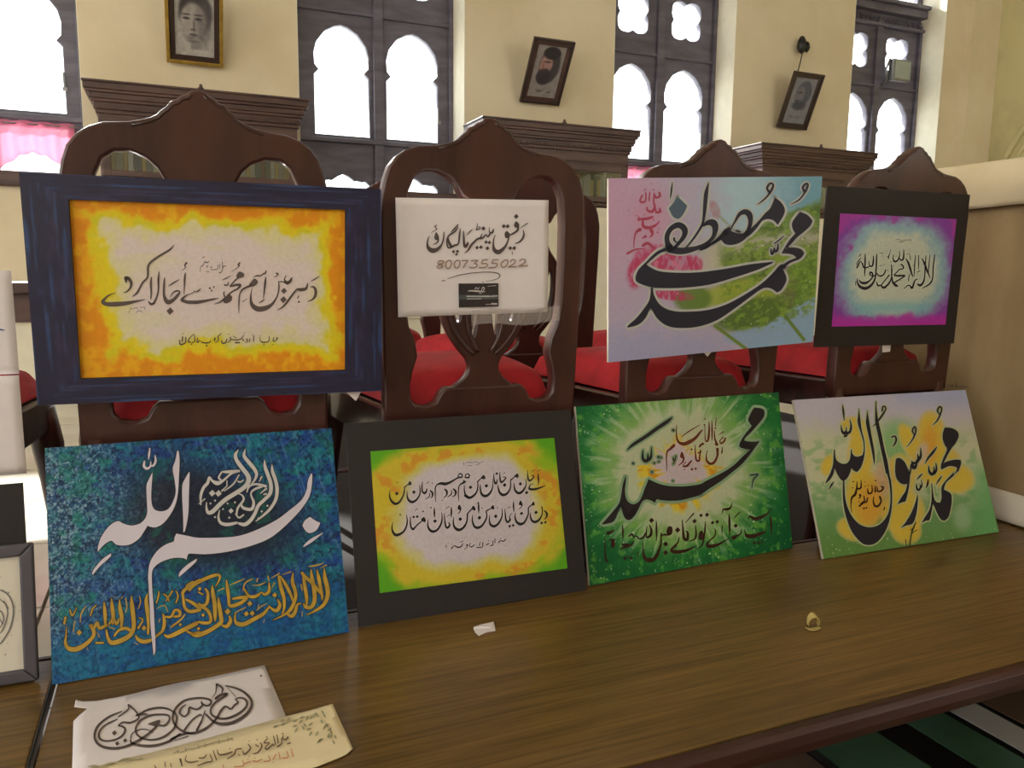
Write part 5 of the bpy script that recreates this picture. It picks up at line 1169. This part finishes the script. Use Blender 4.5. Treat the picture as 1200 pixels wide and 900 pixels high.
def leaves():
    out = ['c leaf', '@300,820,10']; pts = [(230, 315, 0), (310, 250, 0), (320, 290, 0), (380, 235, 1), (460, 250, 0), (455, 310, 0), (470, 360, 2), (525, 260, 1), (550, 330, 3), (570, 300, 3), (600, 220, 2), (640, 290, 1), (620, 345, 0), (690, 180, 2), (715, 180, 3), (770, 260, 3), (800, 190, 3), (650, 210, 1), (780, 150, 3), (860, 350, 1), (850, 420, 2), (760, 470, 0), (740, 490, 1), (880, 380, 3), (910, 500, 3), (930, 440, 3), (830, 300, 0), (715, 400, 2), (640, 400, 2), (540, 210, 0), (870, 430, 1), (800, 330, 2)]
    for x, y, k in pts:
        dx, dy = ((30, -12), (26, -22), (16, -30), (14, 26))[k]; out.append('%d,%d,3 %d,%d,22 %d,%d,3' % (x-dx, y-dy, x, y, x+dx, y+dy))
    out.append('200,330,4 400,255,4 620,200,4 720,160,4'); out.append('720,170,4 800,260,4 870,350,4 900,470,4')
    out += ['@80,780,7.5', '180,890,8 230,882,14 280,890,5', '320,870,5 370,860,14 420,858,5', '440,850,5 480,825,12 540,812,5', '500,840,5 540,830,10 600,822,4', '600,830,4 640,820,8 660,825,4', '280,890,5 330,880,12 360,890,4']
    return '\n'.join(out)
T_ROUND = '''
@0,620,4.5
-40,330,5 0,322,6 40,345,6 65,390,7 70,450,7 50,530,7 0,605,6 -40,610,5; 0,370,4 30,400,5 40,450,5 20,520,5 0,550,4; -20,420,4 10,440,6 20,480,5 0,520,4; 20,380,4 45,420,4; -10,460,4 15,500,5
. 45,335,9 75,410,5 100,430,5 28,662,8 90,480,4 60,560,6 100,400,4 0,250,6 40,600,5
'''
lt = on_board(eo); lt.parse(T_ORANGE); lt.emit(eo, 0.0, [('fine', L_grey), ('ink', M['inkbrown'])])
lt = on_board(es); lt.parse(T_SHEET); lt.emit(es, -0.0022, [('ink', M['inkbrown'] if False else mat('charcoal_ink', (86, 74, 72), 0.6)), ('number', M['inknum']), ('swoosh', M['inkbrown'])])
cq = [px2l(es, *p, -0.0026) for p in ((537.3, 332.2), (584, 332), (584, 359), (537.8, 360.3))]
cd = MB().prism([cq[0], cq[1], cq[2], cq[3]], -0.0032, -0.0022); cd = cd.build('visiting_card', mat('dark_card', (58, 50, 52), 0.3, 0.1), es)
lt = on_board(es); lt.parse(T_CARD); lt.emit(cd, -0.0032, [('band', mat('card_band', (88, 96, 98), 0.4)), ('light', L_cream)])
tp = MB().grid(lambda u, v: (-0.008+0.165*u, -0.0042+0.0002*sin(u*31)+0.003*u*u, -0.115+0.026*v+0.003*sin(u*8)), 60, 6).build('tape', M['tape'], es)
redl = on_board(ep); redl.k = 1.5; redl.parse(T_PINKRED)
lt2 = on_board(ep); lt2.parse(T_PINK, 'halo', 3.6); lt2.emit(ep, -0.0002, [('halo', L_halo), ('ink', L_dark), ('steel', L_steel)]); redl.emit(ep, -0.0001, [('ink', L_rose)])
lt = on_board(eu); lt.parse(T_PURPLE); lt.emit(eu, -0.001, [('fine', L_lightgrey), ('ink', mat('faint_black_ink', (58, 56, 62), 0.6))])
lt = on_board(e1); lt.parse(T_BLUE.replace('; p', ''), 'halo', 1.2); lt.emit(e1, -0.0004, [('halo', L_shadow), ('ink', L_white)])
lt = on_board(e1); lt.parse(T_BLUE2, 'halo', 1.6); lt.emit(e1, -0.0004, [('halo', L_shadow), ('ink', L_cream)])
lt = on_board(e1); lt.parse(T_GOLD, 'halo', 1.8); lt.parse(T_GOLD2); lt.emit(e1, 0.0, [('halo', L_shadow), ('ink', L_gold)])
lt = on_board(e2); lt.parse(T_BLACK); lt.emit(e2, -0.001, [('fine', L_grey), ('ink', M['ink'])])
lt = on_board(e3); lt.parse(T_GREEN, 'halo', 4.2); lt.emit(e3, -0.0002, [('halo', mat('pale_green_outline', (150, 184, 146), 0.6, 0.08)), ('ink', L_black), ('spot', L_green), ('deep', L_green)])
lt = on_board(e3); lt.k = 1.3; lt.parse(T_GREEN2); lt.emit(e3, -0.001, [('ink', L_brown)]); lt = on_board(e3); lt.parse(T_GREEN3); lt.emit(e3, -0.001, [('ink', L_maroon)])
lt = on_board(e4); lt.parse(T_RIGHT, 'halo', 2.0); lt.emit(e4, -0.0002, [('halo', mat('pale_yellow_outline', (196, 204, 158), 0.6, 0.08)), ('ink', mat('blue_black_paint', (32, 32, 46), 0.5, 0.08))])
lt = on_board(e4); lt.k = 1.35; lt.parse(T_RIGHT2); lt.emit(e4, -0.001, [('ink', L_maroon)]); lt = on_board(e4); lt.parse(T_STEM); lt.emit(e4, -0.0012, [('ink', L_green)], {'ink': 'painted_stem'})
lt = on_board(el); lt.parse(T_ROUND); lt.emit(el, -0.0045, [('ink', L_grey)], {'ink': 'pencil_drawing'})

# ---------------------------------------------------------------- loose sheets on the table
def sheet(name, outline_px, z, m, label, curl):
    e = thing(name, label, 'paper', (0, 0, ZT))
    pts = [at_z(x, y, ZT) for x, y in outline_px]; poly = [(p.x, p.y) for p in pts]
    bm = bmesh.new(); vs = [bm.verts.new((x, y, 0)) for x, y in poly]; bm.faces.new(vs)
    bmesh.ops.triangulate(bm, faces=bm.faces); bmesh.ops.subdivide_edges(bm, edges=bm.edges, cuts=5, use_grid_fill=True)
    for v in bm.verts: v.co.z = z + curl(v.co.x, v.co.y)
    me = bpy.data.meshes.new('paper'); bm.to_mesh(me); bm.free(); me.materials.append(m); me.polygons.foreach_set('use_smooth', [True]*len(me.polygons))
    o = bpy.data.objects.new('paper', me); COL.objects.link(o); o.parent = e
    md = o.modifiers.new('s', 'SOLIDIFY'); md.thickness = 0.0005; md.offset = 1
    return e
def flat_letters(zz):
    def c(x, y, yf): p = at_z(x, y, ZT+zz); return (p.x, p.y, zz - yf)
    return Letters(c)
s1_ = sheet('lettered_paper', [(88.7, 820.7), (97, 822.7), (113, 822), (133, 818.7), (155, 814), (187, 806), (213, 800), (240, 795.7), (275, 788), (310, 780), (322, 809), (336, 842), (345, 870), (300, 905), (200, 925), (84, 945), (84.7, 897), (86, 846), (93, 839), (103, 831), (87, 829)], 0.0010, M['white'], 'white sheet with a looping interlaced ink design, under the cream sheet on the table', lambda x, y: 0.0)
lt = flat_letters(0.0016); lt.parse(T_RING); lt.emit(s1_, 0.0, [('ink', M['inkbrown'])])
s2_ = sheet('lettered_paper', [(60, 914), (105, 902), (150, 890.5), (200, 878), (260, 862), (336, 841), (364, 834), (390, 826.5), (397, 843), (405, 860), (413.5, 879), (406, 886), (395, 891), (372, 900), (330, 912), (200, 950), (90, 985), (50, 960)], 0.0022, M['cream'], 'cream sheet with leaf sprigs and a line of lettering, overlapping the white one', lambda x, y: 0.0)
lt = flat_letters(0.0030); lt.parse(T_CREAM); lt.parse(leaves()); lt.emit(s2_, 0.0, [('leaf', mat('sage_print', (178, 172, 132), 0.7, 0.15)), ('pale', mat('pale_brown_ink', (176, 158, 124), 0.7)), ('red', mat('orange_ink', (220, 142, 104), 0.7)), ('ink', mat('sepia_ink', (118, 92, 66), 0.7))])
# torn scrap and curled peel
sc = MB()
sp_ = [at_z(x, y, ZT) for x, y in ((555, 738), (563, 735), (579, 731.5), (580.5, 740), (570, 742), (561, 746), (557, 742))]
c0 = sum(sp_, Vector())/len(sp_)
ts = thing('paper_scrap', 'small torn scrap of white paper lying on the table', 'paper scrap', (c0.x, c0.y, ZT))
MB().prism([(p.x-c0.x, p.y-c0.y) for p in sp_], 0.0008, 0.0022, 'z').build('paper', M['white'], ts)
MB().prism([(p.x-c0.x, p.y-c0.y) for p in sp_[:3]]+[(sp_[3].x-c0.x-0.004, sp_[3].y-c0.y+0.01)], 0.0022, 0.0045, 'z').build('folded_corner', M['white'], ts)
pk = at_z(953, 738, ZT)
pe = thing('dried_peel', 'small curled yellow peel lying on the table', 'peel', (pk.x, pk.y, ZT+0.0005))
def peel(u, v):
    a = -0.6+4.3*u; r = 0.0115*(1-0.15*u); w = 0.007+0.010*sin(pi*min(1, u*1.1+0.05))
    return (r*cos(a)*0.9+(v-0.5)*w*0.5, (v-0.5)*w+0.004*u, 0.0125+r*sin(a)+0.002*(v-0.5)**2)
MB().grid(peel, 30, 6).build('curl', M['peel'], pe, solid=0.0012)
MB().grid(lambda u, v: (-0.012+0.022*u, -0.006+0.012*v*(1-0.5*u), 0.0012+0.004*(u-0.5)**2*4*0.5), 10, 4).build('flap', M['peel'], pe, solid=0.001)
# handwriting on the drape
bpy.context.view_layer.update()
def on_drape(x, y, yf):
    d = ray(x, y); t = (1.79-0.002)/d.x; p = CAMP+d*t; return (-0.006, p.y-0.9, p.z)
lt = Letters(on_drape); lt.parse('@1080,420,15\n400,440,8 440,440,8; 420,440,9 417,520,10; 480,470,8 482,500,8; 482,468,8 505,460,8; 530,465,8 520,490,8 545,495,8 550,470,8 530,465,8; 565,500,8 567,465,8 590,470,8 590,500,8; 625,410,8 625,512,10; 660,465,8 630,490,8 670,520,8; 700,480,8 690,505,8 720,515,8 735,490,8 705,478,8; 765,485,8 750,510,8 775,522,8 790,500,8 770,485,8; 812,530,9 808,490,8 835,495,8 838,530,10')
lt.emit(ds, 0.0, [('ink', M['inkbrown'])], {'ink': 'handwriting'})

# bits of white tape showing under the hung paintings
for e_, pg in ((eo, [(405, 459), (424, 458), (417, 470)]), (ep, [(823, 411), (835, 411), (829, 418)]), (eu, [(1034, 404), (1044, 404), (1043, 412), (1034, 413)])):
    ll = on_board(e_); ll.poly('ink', pg); ll.emit(e_, 0.0075, [('ink', M['white'])], {'ink': 'tape_tab'})
